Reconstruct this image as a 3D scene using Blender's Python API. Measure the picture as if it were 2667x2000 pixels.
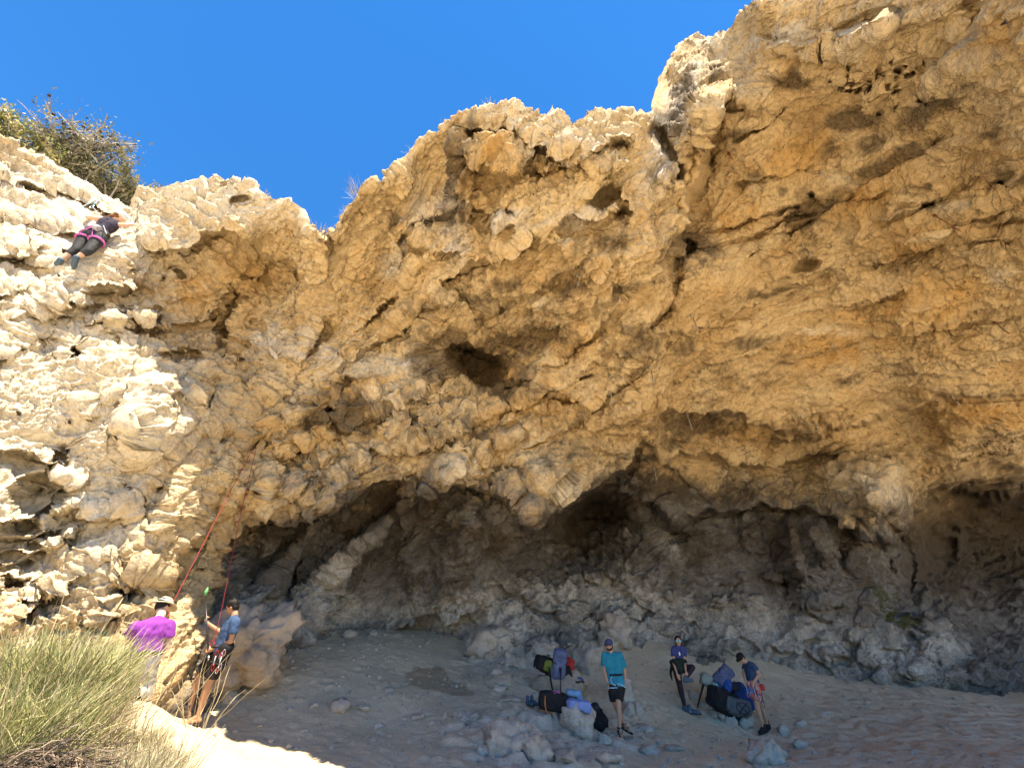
import bpy, bmesh, math, random
import numpy as np
from mathutils import Vector, Matrix

# ------------------------------------------------------------------ scene, camera, sky, sun, exposure
for o in list(bpy.data.objects):
    bpy.data.objects.remove(o, do_unlink=True)
scene = bpy.context.scene
COL = scene.collection
FPX, CX, CY = 1150.0, 1333.5, 1000.0          # lens in photograph pixels
PITCH = math.radians(29.5)
cam_d = bpy.data.cameras.new("camera")
cam_d.sensor_width = 36.0
cam_d.lens = 36.0 * FPX / 2667.0
cam_d.clip_start = 0.05
cam_d.clip_end = 5000.0
cam = bpy.data.objects.new("camera", cam_d)
cam.rotation_euler = (math.pi / 2 + PITCH, 0, 0)
COL.objects.link(cam)
scene.camera = cam

SUN_TO = Vector((0.14, -0.285, 0.94)).normalized()     # towards the sun
SUN_EL = math.asin(SUN_TO.z)
world = bpy.data.worlds.new("World")
scene.world = world
world.use_nodes = True
wn = world.node_tree
for n in list(wn.nodes):
    wn.nodes.remove(n)
w_out = wn.nodes.new("ShaderNodeOutputWorld")
w_bg = wn.nodes.new("ShaderNodeBackground")
w_sky = wn.nodes.new("ShaderNodeTexSky")
w_sky.sky_type = 'NISHITA'
w_sky.sun_disc = False
w_sky.sun_elevation = SUN_EL
w_sky.sun_rotation = math.atan2(SUN_TO.x, SUN_TO.y)
w_sky.altitude = 100
w_sky.air_density = 1.0
w_sky.dust_density = 0.0
w_sky.ozone_density = 10.0
w_bg.inputs[1].default_value = 0.095
w_hs = wn.nodes.new("ShaderNodeHueSaturation")
w_hs.inputs["Saturation"].default_value = 1.2
wn.links.new(w_sky.outputs[0], w_hs.inputs["Color"])
wn.links.new(w_hs.outputs[0], w_bg.inputs[0])
wn.links.new(w_bg.outputs[0], w_out.inputs[0])

sun_d = bpy.data.lights.new("sun", 'SUN')
sun_d.energy = 4.9
sun_d.angle = math.radians(0.5)
sun_d.color = (1.0, 0.91, 0.76)
sun = bpy.data.objects.new("sun", sun_d)
sun.rotation_euler = (-SUN_TO).to_track_quat('-Z', 'Y').to_euler()
sun.location = (0, -5, 30)
COL.objects.link(sun)

scene.view_settings.view_transform = 'Standard'
scene.view_settings.look = 'None'
scene.view_settings.exposure = 1.75
scene.view_settings.gamma = 1.0
scene.view_settings.use_curve_mapping = False
scene.view_settings.use_white_balance = True          # set for the shade, as the photograph is
scene.view_settings.white_balance_temperature = 7200
scene.cycles.max_bounces = 10
scene.cycles.diffuse_bounces = 5
scene.cycles.use_adaptive_sampling = True
scene.cycles.adaptive_threshold = 0.02
scene.cycles.use_denoising = True

# ------------------------------------------------------------------ helpers
SP, CP = math.sin(PITCH), math.cos(PITCH)

def ray(px, py):
    """direction of a photograph pixel, scaled so that its forward (Y) part is 1"""
    xx = (np.asarray(px, float) - CX) / FPX
    yy = -(np.asarray(py, float) - CY) / FPX
    f = CP - SP * yy
    u = SP + CP * yy
    return xx / f, u / f

def at(px, py, Y):
    a, b = ray(px, py)
    return Vector((float(a * Y), float(Y), float(b * Y)))

def zoomer(x0, y0, k):
    return lambda zx, zy: (x0 + zx / k, y0 + zy / k)
ZA = zoomer(300, 1530, 4.485)      # belayers
ZB = zoomer(1350, 1640, 5.72)      # man in teal, first pile of bags
ZC = zoomer(1700, 1620, 4.608)     # woman, second pile, right man
ZD = zoomer(120, 500, 7.54)        # climber
Z6 = zoomer(700, 900, 2.074)
Z7 = zoomer(1700, 800, 2.073)
Z2 = zoomer(0, 850, 2.212)
Z1 = zoomer(0, 200, 2.37)

rng = np.random.RandomState(7)
PERM = rng.permutation(256).astype(np.int32)
PERM = np.concatenate([PERM, PERM])
G3 = rng.normal(size=(256, 3)).astype(np.float32)
G3 /= np.linalg.norm(G3, axis=1)[:, None]
RND = rng.rand(256, 4).astype(np.float32)

def hash3(ix, iy, iz):
    return PERM[PERM[PERM[ix & 255] + (iy & 255)] + (iz & 255)]

def perlin(p):
    p = np.asarray(p, np.float32)
    i = np.floor(p).astype(np.int32)
    f = p - i
    w = f * f * f * (f * (f * 6 - 15) + 10)
    out = np.zeros(len(p), np.float32)
    for dx in (0, 1):
        wx = w[:, 0] if dx else 1 - w[:, 0]
        for dy in (0, 1):
            wy = w[:, 1] if dy else 1 - w[:, 1]
            for dz in (0, 1):
                wz = w[:, 2] if dz else 1 - w[:, 2]
                g = G3[hash3(i[:, 0] + dx, i[:, 1] + dy, i[:, 2] + dz)]
                d = g[:, 0] * (f[:, 0] - dx) + g[:, 1] * (f[:, 1] - dy) + g[:, 2] * (f[:, 2] - dz)
                out += wx * wy * wz * d
    return out * 1.5

def fbm(p, octaves=3, gain=0.5):
    p = np.asarray(p, np.float32)
    s = np.zeros(len(p), np.float32)
    a = 1.0
    for k in range(octaves):
        s += a * perlin(p * (2.03 ** k) + 17.3 * k)
        a *= gain
    return s

def worley(p):
    """distance to nearest and second nearest cell point, and a random number of the nearest cell"""
    p = np.asarray(p, np.float32)
    i = np.floor(p).astype(np.int32)
    f = p - i
    d1 = np.full(len(p), 9, np.float32)
    d2 = np.full(len(p), 9, np.float32)
    rid = np.zeros(len(p), np.float32)
    for dx in (-1, 0, 1):
        for dy in (-1, 0, 1):
            for dz in (-1, 0, 1):
                r = RND[hash3(i[:, 0] + dx, i[:, 1] + dy, i[:, 2] + dz)]
                d = (dx + r[:, 0] - f[:, 0]) ** 2 + (dy + r[:, 1] - f[:, 1]) ** 2 + (dz + r[:, 2] - f[:, 2]) ** 2
                near = d < d1
                d2 = np.where(near, d1, np.minimum(d2, d))
                rid = np.where(near, r[:, 3], rid)
                d1 = np.where(near, d, d1)
    return np.sqrt(d1), np.sqrt(d2), rid

def facets(p, amp, step):
    """angular broken blocks: every cell is a tilted plane of its own"""
    p = np.asarray(p, np.float32)
    i = np.floor(p).astype(np.int32); f = p - i
    d1 = np.full(len(p), 9, np.float32); h = np.zeros(len(p), np.float32)
    for dx in (-1, 0, 1):
        for dy in (-1, 0, 1):
            for dz in (-1, 0, 1):
                k = hash3(i[:, 0] + dx, i[:, 1] + dy, i[:, 2] + dz); r = RND[k]; g = G3[k]
                ex = f[:, 0] - dx - r[:, 0]; ey = f[:, 1] - dy - r[:, 1]; ez = f[:, 2] - dz - r[:, 2]
                d = ex * ex + ey * ey + ez * ez
                near = d < d1
                h = np.where(near, (ex * g[:, 0] + ey * g[:, 1] + ez * g[:, 2]) * amp + (r[:, 3] - .5) * step, h)
                d1 = np.where(near, d, d1)
    return h

def sstep(a, b, x):
    t = np.clip((x - a) / (b - a), 0, 1)
    return t * t * (3 - 2 * t)

class RBF:
    def __init__(self, pts, vals, c):
        self.p = np.asarray(pts, float); self.c = c
        n = len(self.p)
        d = np.sqrt(((self.p[:, None] - self.p[None]) ** 2).sum(-1) + c * c)
        A = np.zeros((n + 3, n + 3))
        A[:n, :n] = d - np.eye(n) * 1e-3
        A[:n, n] = 1; A[:n, n + 1:] = self.p; A[n, :n] = 1; A[n + 1:, :n] = self.p.T
        b = np.zeros(n + 3); b[:n] = vals
        self.w = np.linalg.solve(A, b)
    def __call__(self, x, y):
        x = np.asarray(x, float); y = np.asarray(y, float)
        o = self.w[-3] + self.w[-2] * x + self.w[-1] * y
        for (a, b), w in zip(self.p, self.w):
            o = o + w * np.sqrt((x - a) ** 2 + (y - b) ** 2 + self.c ** 2)
        return o

def tag(o, label=None, cat=None, group=None, kind=None):
    if label: o["label"] = label
    if cat: o["category"] = cat
    if group: o["group"] = group
    if kind: o["kind"] = kind
    return o

def link(o, parent=None):
    COL.objects.link(o)
    if parent is not None:
        o.parent = parent
        o.matrix_parent_inverse = Matrix.Identity(4)
    return o

def empty(name, loc=(0, 0, 0)):
    o = bpy.data.objects.new(name, None)
    o.empty_display_size = 0.1
    o.location = loc
    return link(o)

def grid_mesh(name, V, nr, nc, material, attrs=None, smooth=True):
    """V: (nr*nc,3) row by row"""
    idx = np.arange(nr * nc).reshape(nr, nc)
    q = np.stack([idx[:-1, :-1], idx[:-1, 1:], idx[1:, 1:], idx[1:, :-1]], -1).reshape(-1, 4)
    return np_mesh(name, V, q, material, attrs, smooth)

def np_mesh(name, V, q, material, attrs=None, smooth=True):
    me = bpy.data.meshes.new(name)
    q = np.asarray(q, np.int32); k = q.shape[1]
    me.vertices.add(len(V)); me.loops.add(q.size); me.polygons.add(len(q))
    me.vertices.foreach_set("co", np.asarray(V, np.float32).ravel())
    me.loops.foreach_set("vertex_index", q.ravel())
    me.polygons.foreach_set("loop_start", np.arange(len(q), dtype=np.int32) * k)
    me.polygons.foreach_set("loop_total", np.full(len(q), k, np.int32))
    me.polygons.foreach_set("use_smooth", np.full(len(q), smooth, bool))
    for an, arr in (attrs or {}).items():
        a = me.attributes.new(an, 'FLOAT_COLOR', 'POINT')
        c = np.ones((len(V), 4), np.float32); c[:, :arr.shape[1]] = arr
        a.data.foreach_set("color", c.ravel())
    me.update(calc_edges=True); me.validate()
    if material: me.materials.append(material)
    return me

class MB:
    """collects small shapes into one mesh"""
    def __init__(s): s.v = []; s.f = []
    def add(s, v, f):
        n = len(s.v); s.v += [tuple(x) for x in v]; s.f += [tuple(i + n for i in q) for q in f]; return s
    def tube(s, pts, r, n=6, cap=True, flat=1.0):
        pts = [Vector(p) for p in pts]
        rs = r if isinstance(r, (list, tuple)) else [r] * len(pts)
        v = []; f = []
        t0 = (pts[1] - pts[0]).normalized()
        a = t0.orthogonal().normalized()
        for i, p in enumerate(pts):
            t = (pts[min(i + 1, len(pts) - 1)] - pts[max(i - 1, 0)])
            t = t.normalized() if t.length > 1e-9 else t0
            a = (a - t * a.dot(t))
            a = a.normalized() if a.length > 1e-6 else t.orthogonal().normalized()
            b = t.cross(a)
            for k in range(n):
                th = 2 * math.pi * k / n
                v.append(p + (a * math.cos(th) + b * (math.sin(th) * flat)) * rs[i])
        for i in range(len(pts) - 1):
            for k in range(n):
                k2 = (k + 1) % n
                f.append((i * n + k, i * n + k2, (i + 1) * n + k2, (i + 1) * n + k))
        if cap:
            f.append(tuple(range(n))[::-1]); f.append(tuple((len(pts) - 1) * n + k for k in range(n)))
        return s.add(v, f)
    def ring(s, c, ax, ay, R, r, n=16, m=6, R2=None):
        c = Vector(c); ax = Vector(ax).normalized(); ay = Vector(ay).normalized(); R2 = R2 or R
        az = ax.cross(ay)
        v = []; f = []
        for i in range(n):
            th = 2 * math.pi * i / n
            d = ax * (math.cos(th) * R) + ay * (math.sin(th) * R2); dn = d.normalized()
            for k in range(m):
                ph = 2 * math.pi * k / m
                v.append(c + d + (dn * math.cos(ph) + az * math.sin(ph)) * r)
        for i in range(n):
            for k in range(m):
                f.append((i * m + k, ((i + 1) % n) * m + k, ((i + 1) % n) * m + (k + 1) % m, i * m + (k + 1) % m))
        return s.add(v, f)
    def ball(s, c, r, n=10, m=7, M=None):
        c = Vector(c); r = Vector(r) if not isinstance(r, (int, float)) else Vector((r, r, r))
        v = []; f = []
        for j in range(m + 1):
            ph = math.pi * j / m
            for i in range(n):
                th = 2 * math.pi * i / n
                d = Vector((r.x * math.sin(ph) * math.cos(th), r.y * math.sin(ph) * math.sin(th), r.z * math.cos(ph)))
                v.append(c + (M @ d if M else d))
        for j in range(m):
            for i in range(n):
                f.append((j * n + i, (j + 1) * n + i, (j + 1) * n + (i + 1) % n, j * n + (i + 1) % n))
        return s.add(v, f)
    def box(s, c, half, M=None):
        c = Vector(c); v = []
        for z in (-1, 1):
            for y in (-1, 1):
                for x in (-1, 1):
                    d = Vector((x * half[0], y * half[1], z * half[2])); v.append(c + (M @ d if M else d))
        return s.add(v, [(0, 2, 3, 1), (4, 5, 7, 6), (0, 1, 5, 4), (2, 6, 7, 3), (0, 4, 6, 2), (1, 3, 7, 5)])
    def mesh(s, name, mat=None, smooth=True):
        me = bpy.data.meshes.new(name); me.from_pydata(s.v, [], s.f); me.update()
        me.polygons.foreach_set("use_smooth", [smooth] * len(me.polygons))
        if mat: me.materials.append(mat)
        return me
    def build(s, name, mat=None, parent=None, smooth=True, bevel=0, sub=0):
        o = bpy.data.objects.new(name, s.mesh(name, mat, smooth))
        link(o, parent)
        if bevel:
            m = o.modifiers.new("bevel", 'BEVEL'); m.width = bevel; m.segments = 2; m.limit_method = 'ANGLE'
        if sub:
            m = o.modifiers.new("sub", 'SUBSURF'); m.levels = sub; m.render_levels = sub
        return o

# ------------------------------------------------------------------ materials
class NT:
    def __init__(s, name):
        s.m = bpy.data.materials.new(name); s.m.use_nodes = True
        s.t = s.m.node_tree
        for n in list(s.t.nodes): s.t.nodes.remove(n)
        s.out = s.n("ShaderNodeOutputMaterial"); s.b = s.n("ShaderNodeBsdfPrincipled")
        s.l(s.b.outputs[0], s.out.inputs[0])
        s.b.inputs["Specular IOR Level"].default_value = 0.25
    def n(s, t, **k):
        x = s.t.nodes.new(t)
        for a, b in k.items(): setattr(x, a, b)
        return x
    def l(s, a, b): s.t.links.new(a, b)
    def put(s, inp, v):
        if hasattr(v, "node"): s.l(v, inp)
        elif isinstance(v, (tuple, list)): inp.default_value = (*v, 1) if len(v) == 3 and inp.type == 'RGBA' else v
        else: inp.default_value = v
    def coord(s): return s.n("ShaderNodeTexCoord").outputs["Object"]
    def noise(s, scale, detail=4, rough=0.55, vec=None, dist=0.0):
        x = s.n("ShaderNodeTexNoise"); x.inputs["Scale"].default_value = scale
        x.inputs["Detail"].default_value = detail; x.inputs["Roughness"].default_value = rough
        x.inputs["Distortion"].default_value = dist
        s.l(vec or s.coord(), x.inputs["Vector"]); return x.outputs["Fac"]
    def mapping(s, scale, rot=(0, 0, 0)):
        x = s.n("ShaderNodeMapping"); s.l(s.coord(), x.inputs[0])
        x.inputs["Scale"].default_value = scale; x.inputs["Rotation"].default_value = rot
        return x.outputs[0]
    def math(s, op, a, b=0.0, clamp=False):
        x = s.n("ShaderNodeMath", operation=op, use_clamp=clamp); s.put(x.inputs[0], a); s.put(x.inputs[1], b); return x.outputs[0]
    def rng(s, v, a, b, c=0.0, d=1.0):
        x = s.n("ShaderNodeMapRange"); s.put(x.inputs[0], v)
        for i, q in enumerate((a, b, c, d)): x.inputs[i + 1].default_value = q
        return x.outputs[0]
    def mix(s, f, a, b, blend='MIX'):
        x = s.n("ShaderNodeMix", data_type='RGBA', blend_type=blend)
        s.put(x.inputs[0], f); s.put(x.inputs[6], a); s.put(x.inputs[7], b); return x.outputs[2]
    def ramp(s, f, stops):
        x = s.n("ShaderNodeValToRGB"); s.l(f, x.inputs[0]); e = x.color_ramp.elements
        while len(e) < len(stops): e.new(0.5)
        for k, (p, c) in zip(e, stops): k.position = p; k.color = (*c, 1)
        return x.outputs[0]
    def bump(s, h, strength=0.5, dist=0.02, prev=None):
        x = s.n("ShaderNodeBump"); x.inputs["Strength"].default_value = strength; x.inputs["Distance"].default_value = dist
        s.l(h, x.inputs["Height"])
        if prev: s.l(prev, x.inputs["Normal"])
        return x.outputs[0]
    def attr(s, name):
        x = s.n("ShaderNodeAttribute"); x.attribute_name = name
        y = s.n("ShaderNodeSeparateColor"); s.l(x.outputs["Color"], y.inputs[0]); return y.outputs
    def done(s, color=None, rough=0.9, normal=None):
        if color is not None: s.put(s.b.inputs["Base Color"], color)
        s.put(s.b.inputs["Roughness"], rough)
        if normal: s.l(normal, s.b.inputs["Normal"])
        return s.m

def fabric(name, col, rough=0.85, var=0.18, scale=60, wrinkle=9):
    t = NT(name)
    n = t.noise(scale, 3); w = t.noise(wrinkle, 4, 0.6)
    c = t.mix(t.rng(t.noise(wrinkle * .7, 3), .3, .7), tuple(x * (1 - var) for x in col), tuple(min(1, x * (1 + var)) for x in col))
    b = t.bump(n, 0.25, 0.003); b = t.bump(w, 0.5, 0.02, b)
    return t.done(c, rough, b)

def plain(name, col, rough=0.5, metal=0.0, var=0.1, scale=30):
    t = NT(name); t.b.inputs["Metallic"].default_value = metal
    c = t.mix(t.noise(scale, 3), tuple(x * (1 - var) for x in col), tuple(min(1, x * (1 + var)) for x in col))
    return t.done(c, rough)
def rock_material(name, zones=True):
    t = NT(name)
    base = t.ramp(t.noise(0.55, 6, 0.6, dist=0.6), [(0.30, (0.37, 0.255, 0.125)), (0.45, (0.50, 0.365, 0.195)), (0.58, (0.57, 0.445, 0.265)), (0.72, (0.44, 0.335, 0.20))])
    ochre = t.rng(t.noise(1.3, 5, 0.6, dist=0.8), 0.52, 0.66)
    base = t.mix(t.math('MULTIPLY', ochre, 0.4), base, (0.48, 0.31, 0.13))
    pale_n = t.rng(t.noise(2.6, 6, 0.65, dist=0.4), 0.56, 0.68)
    base = t.mix(t.math('MULTIPLY', pale_n, 0.45), base, (0.56, 0.46, 0.31))
    speck = t.noise(14, 8, 0.7)
    grime_shade = t.math('MULTIPLY', t.rng(t.noise(6.5, 7, 0.72, dist=0.9), 0.51, 0.64), t.rng(t.noise(0.9, 4, 0.6), 0.38, 0.58))  # random brown grime, strengthened to paint in the shading contrast of small hollows
    if zones:
        z1 = t.attr("zone_a"); z2 = t.attr("zone_b")
        brk = t.noise(3.2, 7, 0.68, dist=0.5)
        brk2 = t.noise(1.6, 7, 0.65, dist=0.5)
        def edge(a, n, w=0.16):      # a zone whose edge is broken up by noise
            v = t.math('ADD', a, t.math('MULTIPLY', t.math('SUBTRACT', n, 0.5), 1.5))
            return t.rng(v, 0.5 - w, 0.5 + w)
        gr = t.ramp(t.noise(1.1, 6, 0.6), [(0.3, (0.06, 0.06, 0.058)), (0.5, (0.118, 0.116, 0.112)), (0.7, (0.20, 0.196, 0.188))])  # grey dusted rock, with the dimness of the upper cave put into its colour
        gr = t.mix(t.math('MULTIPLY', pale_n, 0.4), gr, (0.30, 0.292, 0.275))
        base = t.mix(t.math('MULTIPLY', edge(z1[2], brk2, .22), 0.7), base, (0.50, 0.30, 0.10))
        base = t.mix(t.math('MULTIPLY', edge(z2[0], brk, .3), 0.92), base, (0.68, 0.60, 0.455))
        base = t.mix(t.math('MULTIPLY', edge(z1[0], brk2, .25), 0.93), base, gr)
        base = t.mix(t.math('MULTIPLY', edge(z2[2], brk2, .3), 0.85), base, (0.56, 0.52, 0.45))
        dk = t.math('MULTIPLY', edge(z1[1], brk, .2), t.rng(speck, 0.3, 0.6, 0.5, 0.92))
        base = t.mix(dk, base, (0.06, 0.042, 0.025))  # real stains, and the shade painted into the cave recesses
        base = t.mix(t.math('MULTIPLY', grime_shade, t.rng(z2[0], 0.1, 0.6, 0.8, 0.3)), base, (0.085, 0.056, 0.03))
        base = t.mix(t.math('MULTIPLY', edge(z2[1], brk, .12), 0.92), base, (0.055, 0.062, 0.018))
    else:
        base = t.mix(t.math('MULTIPLY', grime_shade, 0.35), base, (0.12, 0.09, 0.06))
    base = t.mix(1.0, base, t.ramp(speck, [(0.25, (0.62, 0.61, 0.60)), (0.5, (0.98, 0.98, 0.98)), (0.75, (1.18, 1.16, 1.12))]), 'MULTIPLY')
    vo = t.n("ShaderNodeTexVoronoi"); vo.inputs["Scale"].default_value = 11.0; vo.inputs["Randomness"].default_value = 1.0
    wv = t.n("ShaderNodeVectorMath", operation='ADD'); nz = t.n("ShaderNodeTexNoise"); nz.inputs["Scale"].default_value = 6.0; nz.inputs["Detail"].default_value = 3.0
    t.l(t.coord(), nz.inputs["Vector"]); t.l(t.coord(), wv.inputs[0]); sc_ = t.n("ShaderNodeVectorMath", operation='SCALE'); t.l(nz.outputs["Color"], sc_.inputs[0]); sc_.inputs["Scale"].default_value = .35
    t.l(sc_.outputs[0], wv.inputs[1]); t.l(wv.outputs[0], vo.inputs["Vector"])
    b = t.bump(t.noise(9, 6, 0.7, dist=0.6), 0.8, 0.05)
    b = t.bump(t.rng(vo.outputs["Distance"], .05, .5), 0.55, 0.03, b)                    # fine pitting
    b = t.bump(t.noise(38, 4, 0.7), 0.8, 0.014, b)
    return t.done(base, 0.95, b)
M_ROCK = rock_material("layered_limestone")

def stone_material(name, a, b_, c):
    t = NT(name)
    base = t.ramp(t.noise(2.2, 7, 0.62, dist=0.6), [(0.3, a), (0.5, b_), (0.7, c)])
    base = t.mix(t.math('MULTIPLY', t.rng(t.noise(6, 7, .7, dist=.6), .57, .68), .6), base, tuple(x * .45 for x in a))
    sp = t.noise(22, 7, 0.7)
    base = t.mix(1.0, base, t.ramp(sp, [(0.25, (0.68, 0.68, 0.68)), (0.5, (1, 1, 1)), (0.75, (1.16, 1.15, 1.12))]), 'MULTIPLY')
    b = t.bump(t.noise(11, 8, 0.7, dist=.5), 0.7, 0.04); b = t.bump(t.noise(50, 5, .7), .6, .01, b)
    return t.done(base, 0.95, b)
M_STONE = stone_material("dusty_grey_stone", (0.32, 0.27, 0.215), (0.43, 0.37, 0.30), (0.52, 0.455, 0.37))
M_STONEP = stone_material("pale_stone", (0.37, 0.32, 0.255), (0.47, 0.41, 0.335), (0.56, 0.49, 0.405))
M_STONET = stone_material("tan_stone", (0.26, 0.205, 0.15), (0.36, 0.29, 0.215), (0.43, 0.355, 0.27))
# ------------------------------------------------------------------ the overhanging cliff
SKY = [(-260,190),(-120,280),(0,352),(60,392),(150,440),(215,480),(290,520),(350,547),(362,512),(372,494),(450,482),(500,480),(545,468),(585,455),(610,464),(640,482),(690,502),(730,517),(770,532),(787,550),(792,590),(830,602),(850,612),(882,602),(893,565),(905,532),(930,507),(970,474),(1005,472),(1020,457),(1045,447),(1075,402),(1110,362),(1150,342),(1185,312),(1195,293),(1240,292),(1290,274),(1335,260),(1370,276),(1400,290),(1440,301),(1470,298),(1500,305),(1530,290),(1560,292),(1600,300),(1620,290),(1686,302),(1700,285),(1712,240),(1740,168),(1790,94),(1805,82),(1830,92),(1868,116),(1880,105),(1920,42),(1965,-5),(2000,-40),(2060,-62),(2300,-66),(2920,-70)]
BASE = [(-260,1700),(0,1740),(300,1760),(470,1850),(560,1860),(640,1800),(770,1730),(830,1660),(900,1630),(1000,1640),(1150,1660),(1300,1670),(1500,1690),(1780,1710),(1900,1720),(2000,1745),(2200,1795),(2400,1815),(2560,1800),(2667,1780),(2920,1760)]
CTRL = [
 # left lit wall
 (-260,1650,5.6),(-260,1000,5.1),(-260,300,4.6),(0,1740,7.0),(0,1500,6.7),(0,1250,6.4),(0,1000,6.1),(0,700,5.6),(0,352,5.2),
 (150,1500,7.2),(150,1200,7.0),(150,900,6.6),(150,650,6.1),(150,440,5.9),(300,1760,7.9),(300,1500,7.6),(300,1250,7.4),(330,1000,7.1),(300,800,6.8),(280,640,6.4),(300,540,6.7),
 (470,1850,8.8),(430,1600,8.4),(450,1450,8.3),(500,1200,8.2),(500,1000,8.0),(500,830,8.0),(480,700,7.2),(450,600,6.7),(400,500,6.8),(560,470,6.5),(620,600,6.6),(690,560,6.5),(780,560,6.7),
 (560,1860,9.6),(560,1600,9.9),(600,1500,10.6),(640,1800,10.2),(700,1700,11.0),
 # centre left
 (640,780,8.1),(700,700,8.0),(700,850,8.6),(700,1000,8.9),(700,1200,9.2),(690,1320,9.4),(650,1450,11.2),(760,1450,12.3),(770,1730,12.6),(830,1660,13.4),
 (830,610,6.7),(820,780,8.1),(850,900,8.7),(850,1050,9.2),(850,1200,9.7),(860,1300,10.0),(880,1400,12.6),(900,1550,14.2),(900,1630,14.6),
 (900,540,6.2),(1000,475,5.9),(1000,620,7.4),(1000,750,8.2),(1000,880,8.9),(1000,1000,9.4),(1000,1120,10.0),(1010,1225,10.4),(1020,1330,12.6),(1000,1450,14.0),(1000,1560,15.0),(1000,1640,15.5),
 (1110,370,5.6),(1110,500,6.5),(1110,650,7.1),(1110,800,8.2),(1160,920,9.4),(1150,1040,9.7),(1150,1150,10.1),(1150,1240,10.6),(1130,1330,12.3),(1180,1450,13.6),(1180,1560,14.4),(1150,1660,15.3),
 # centre buttress
 (1200,295,5.0),(1335,262,4.75),(1330,400,5.4),(1330,520,5.9),(1330,640,6.5),(1330,760,7.6),(1240,900,9.6),(1340,900,9.4),(1240,1000,10.1),(1350,1040,9.7),(1330,1150,10.5),(1330,1270,11.1),(1400,1350,11.4),
 (1500,300,4.8),(1500,420,5.0),(1500,560,5.8),(1500,700,6.7),(1500,850,8.2),(1500,1000,9.5),(1500,1130,10.5),(1500,1260,11.6),
 (1500,1350,17.5),(1560,1320,18.0),(1420,1430,16.2),(1500,1520,16.4),(1500,1600,16.0),(1500,1690,15.3),(1330,1560,15.0),(1330,1670,14.8),
 (1680,305,5.1),(1660,420,5.4),(1650,560,5.9),(1690,700,6.8),(1650,860,8.0),(1650,1000,9.5),(1650,1120,10.8),(1650,1230,13.6),(1650,1330,15.6),(1700,1450,16.3),(1700,1600,16.8),(1780,1710,16.2),
 # right roof
 (1720,250,5.6),(1800,90,5.6),(1810,300,4.9),(1850,280,4.4),(1780,560,6.4),(1880,250,4.6),(1965,0,3.6),(2000,-50,3.5),(1900,450,5.9),(1900,620,7.0),(1850,780,8.0),(1900,900,9.4),(1850,1020,10.8),(1900,1075,11.6),(1850,1150,13.6),(1850,1250,14.8),(1850,1400,15.9),(1850,1550,16.8),(1900,1720,16.3),
 (2150,-80,3.05),(2150,50,3.5),(2150,250,4.6),(2150,450,5.9),(2150,650,7.4),(2150,850,9.2),(2150,1000,11.0),(2150,1100,12.4),(2100,1180,14.3),(2050,1300,14.8),(2050,1450,15.8),(2050,1600,16.6),(2000,1745,16.4),
 (2400,-80,2.45),(2400,50,2.8),(2400,300,4.2),(2400,550,5.8),(2400,780,7.8),(2400,950,9.8),(2400,1050,11.6),(2400,1120,13.4),(2300,1180,13.8),(2300,1300,13.6),(2250,1450,15.4),(2250,1600,16.4),(2200,1795,16.4),
 (2667,-80,1.9),(2667,0,2.0),(2667,300,3.4),(2667,550,5.0),(2667,800,7.4),(2667,950,9.4),(2667,1050,11.2),(2667,1150,13.6),(2667,1230,16.5),(2667,1330,23.5),(2667,1450,25.0),(2667,1600,21.5),(2667,1780,17.5),
 (2480,1220,15.0),(2480,1320,22.0),(2430,1430,23.0),(2540,1500,24.0),(2480,1600,19.0),(2400,1700,17.0),(2400,1815,16.6),(2560,1800,17.2),
 (2920,-80,1.6),(2920,300,3.0),(2920,700,6.0),(2920,1000,10.0),(2920,1300,22.0),(2920,1500,24.0),(2920,1760,18.0)]
c_arr = np.array(CTRL, float)
cliff_rbf = RBF(c_arr[:, :2] / 100.0, c_arr[:, 2], 0.45)

NC, NR, NB = 1060, 640, 60
gx = np.linspace(-260, 2920, NC)
sky_y = np.interp(gx, *np.array(SKY, float).T)
base_y = np.interp(gx, *np.array(BASE, float).T) + 75
vv = np.linspace(0, 1, NR)
GX = np.repeat(gx[None], NR, 0)
GY = base_y[None] + (sky_y - base_y)[None] * vv[:, None]

def polydist(pts, X, Y):
    """distance to a polyline, signed vertical side (+ below the line in the picture), position along 0..1"""
    best = np.full(X.shape, 1e9); side = np.zeros(X.shape); along = np.zeros(X.shape)
    pts = np.array(pts, float); seg = np.hypot(*np.diff(pts, axis=0).T); cum = np.concatenate([[0], np.cumsum(seg)])
    for k in range(len(pts) - 1):
        a, b = pts[k], pts[k + 1]; d = b - a; L = d @ d
        t = np.clip(((X - a[0]) * d[0] + (Y - a[1]) * d[1]) / L, 0, 1)
        ex = X - a[0] - t * d[0]; ey = Y - a[1] - t * d[1]
        r = ex * ex + ey * ey
        m = r < best
        best = np.where(m, r, best)
        side = np.where(m, d[0] * (Y - a[1]) - d[1] * (X - a[0]), side)
        along = np.where(m, (cum[k] + t * seg[k]) / cum[-1], along)
    return np.sqrt(best), np.sign(side), along

def window(pts, pad):
    p = np.array(pts, float)
    x0, x1 = p[:, 0].min() - pad, p[:, 0].max() + pad
    i0, i1 = np.searchsorted(gx, [x0, x1]); i1 = max(i1, i0 + 2)
    sub = GY[:, i0:i1]
    rows = np.where((sub.min(1) < p[:, 1].max() + pad) & (sub.max(1) > p[:, 1].min() - pad))[0]
    if len(rows) == 0: return None
    return slice(rows[0], rows[-1] + 1), slice(i0, min(i1, NC))

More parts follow.
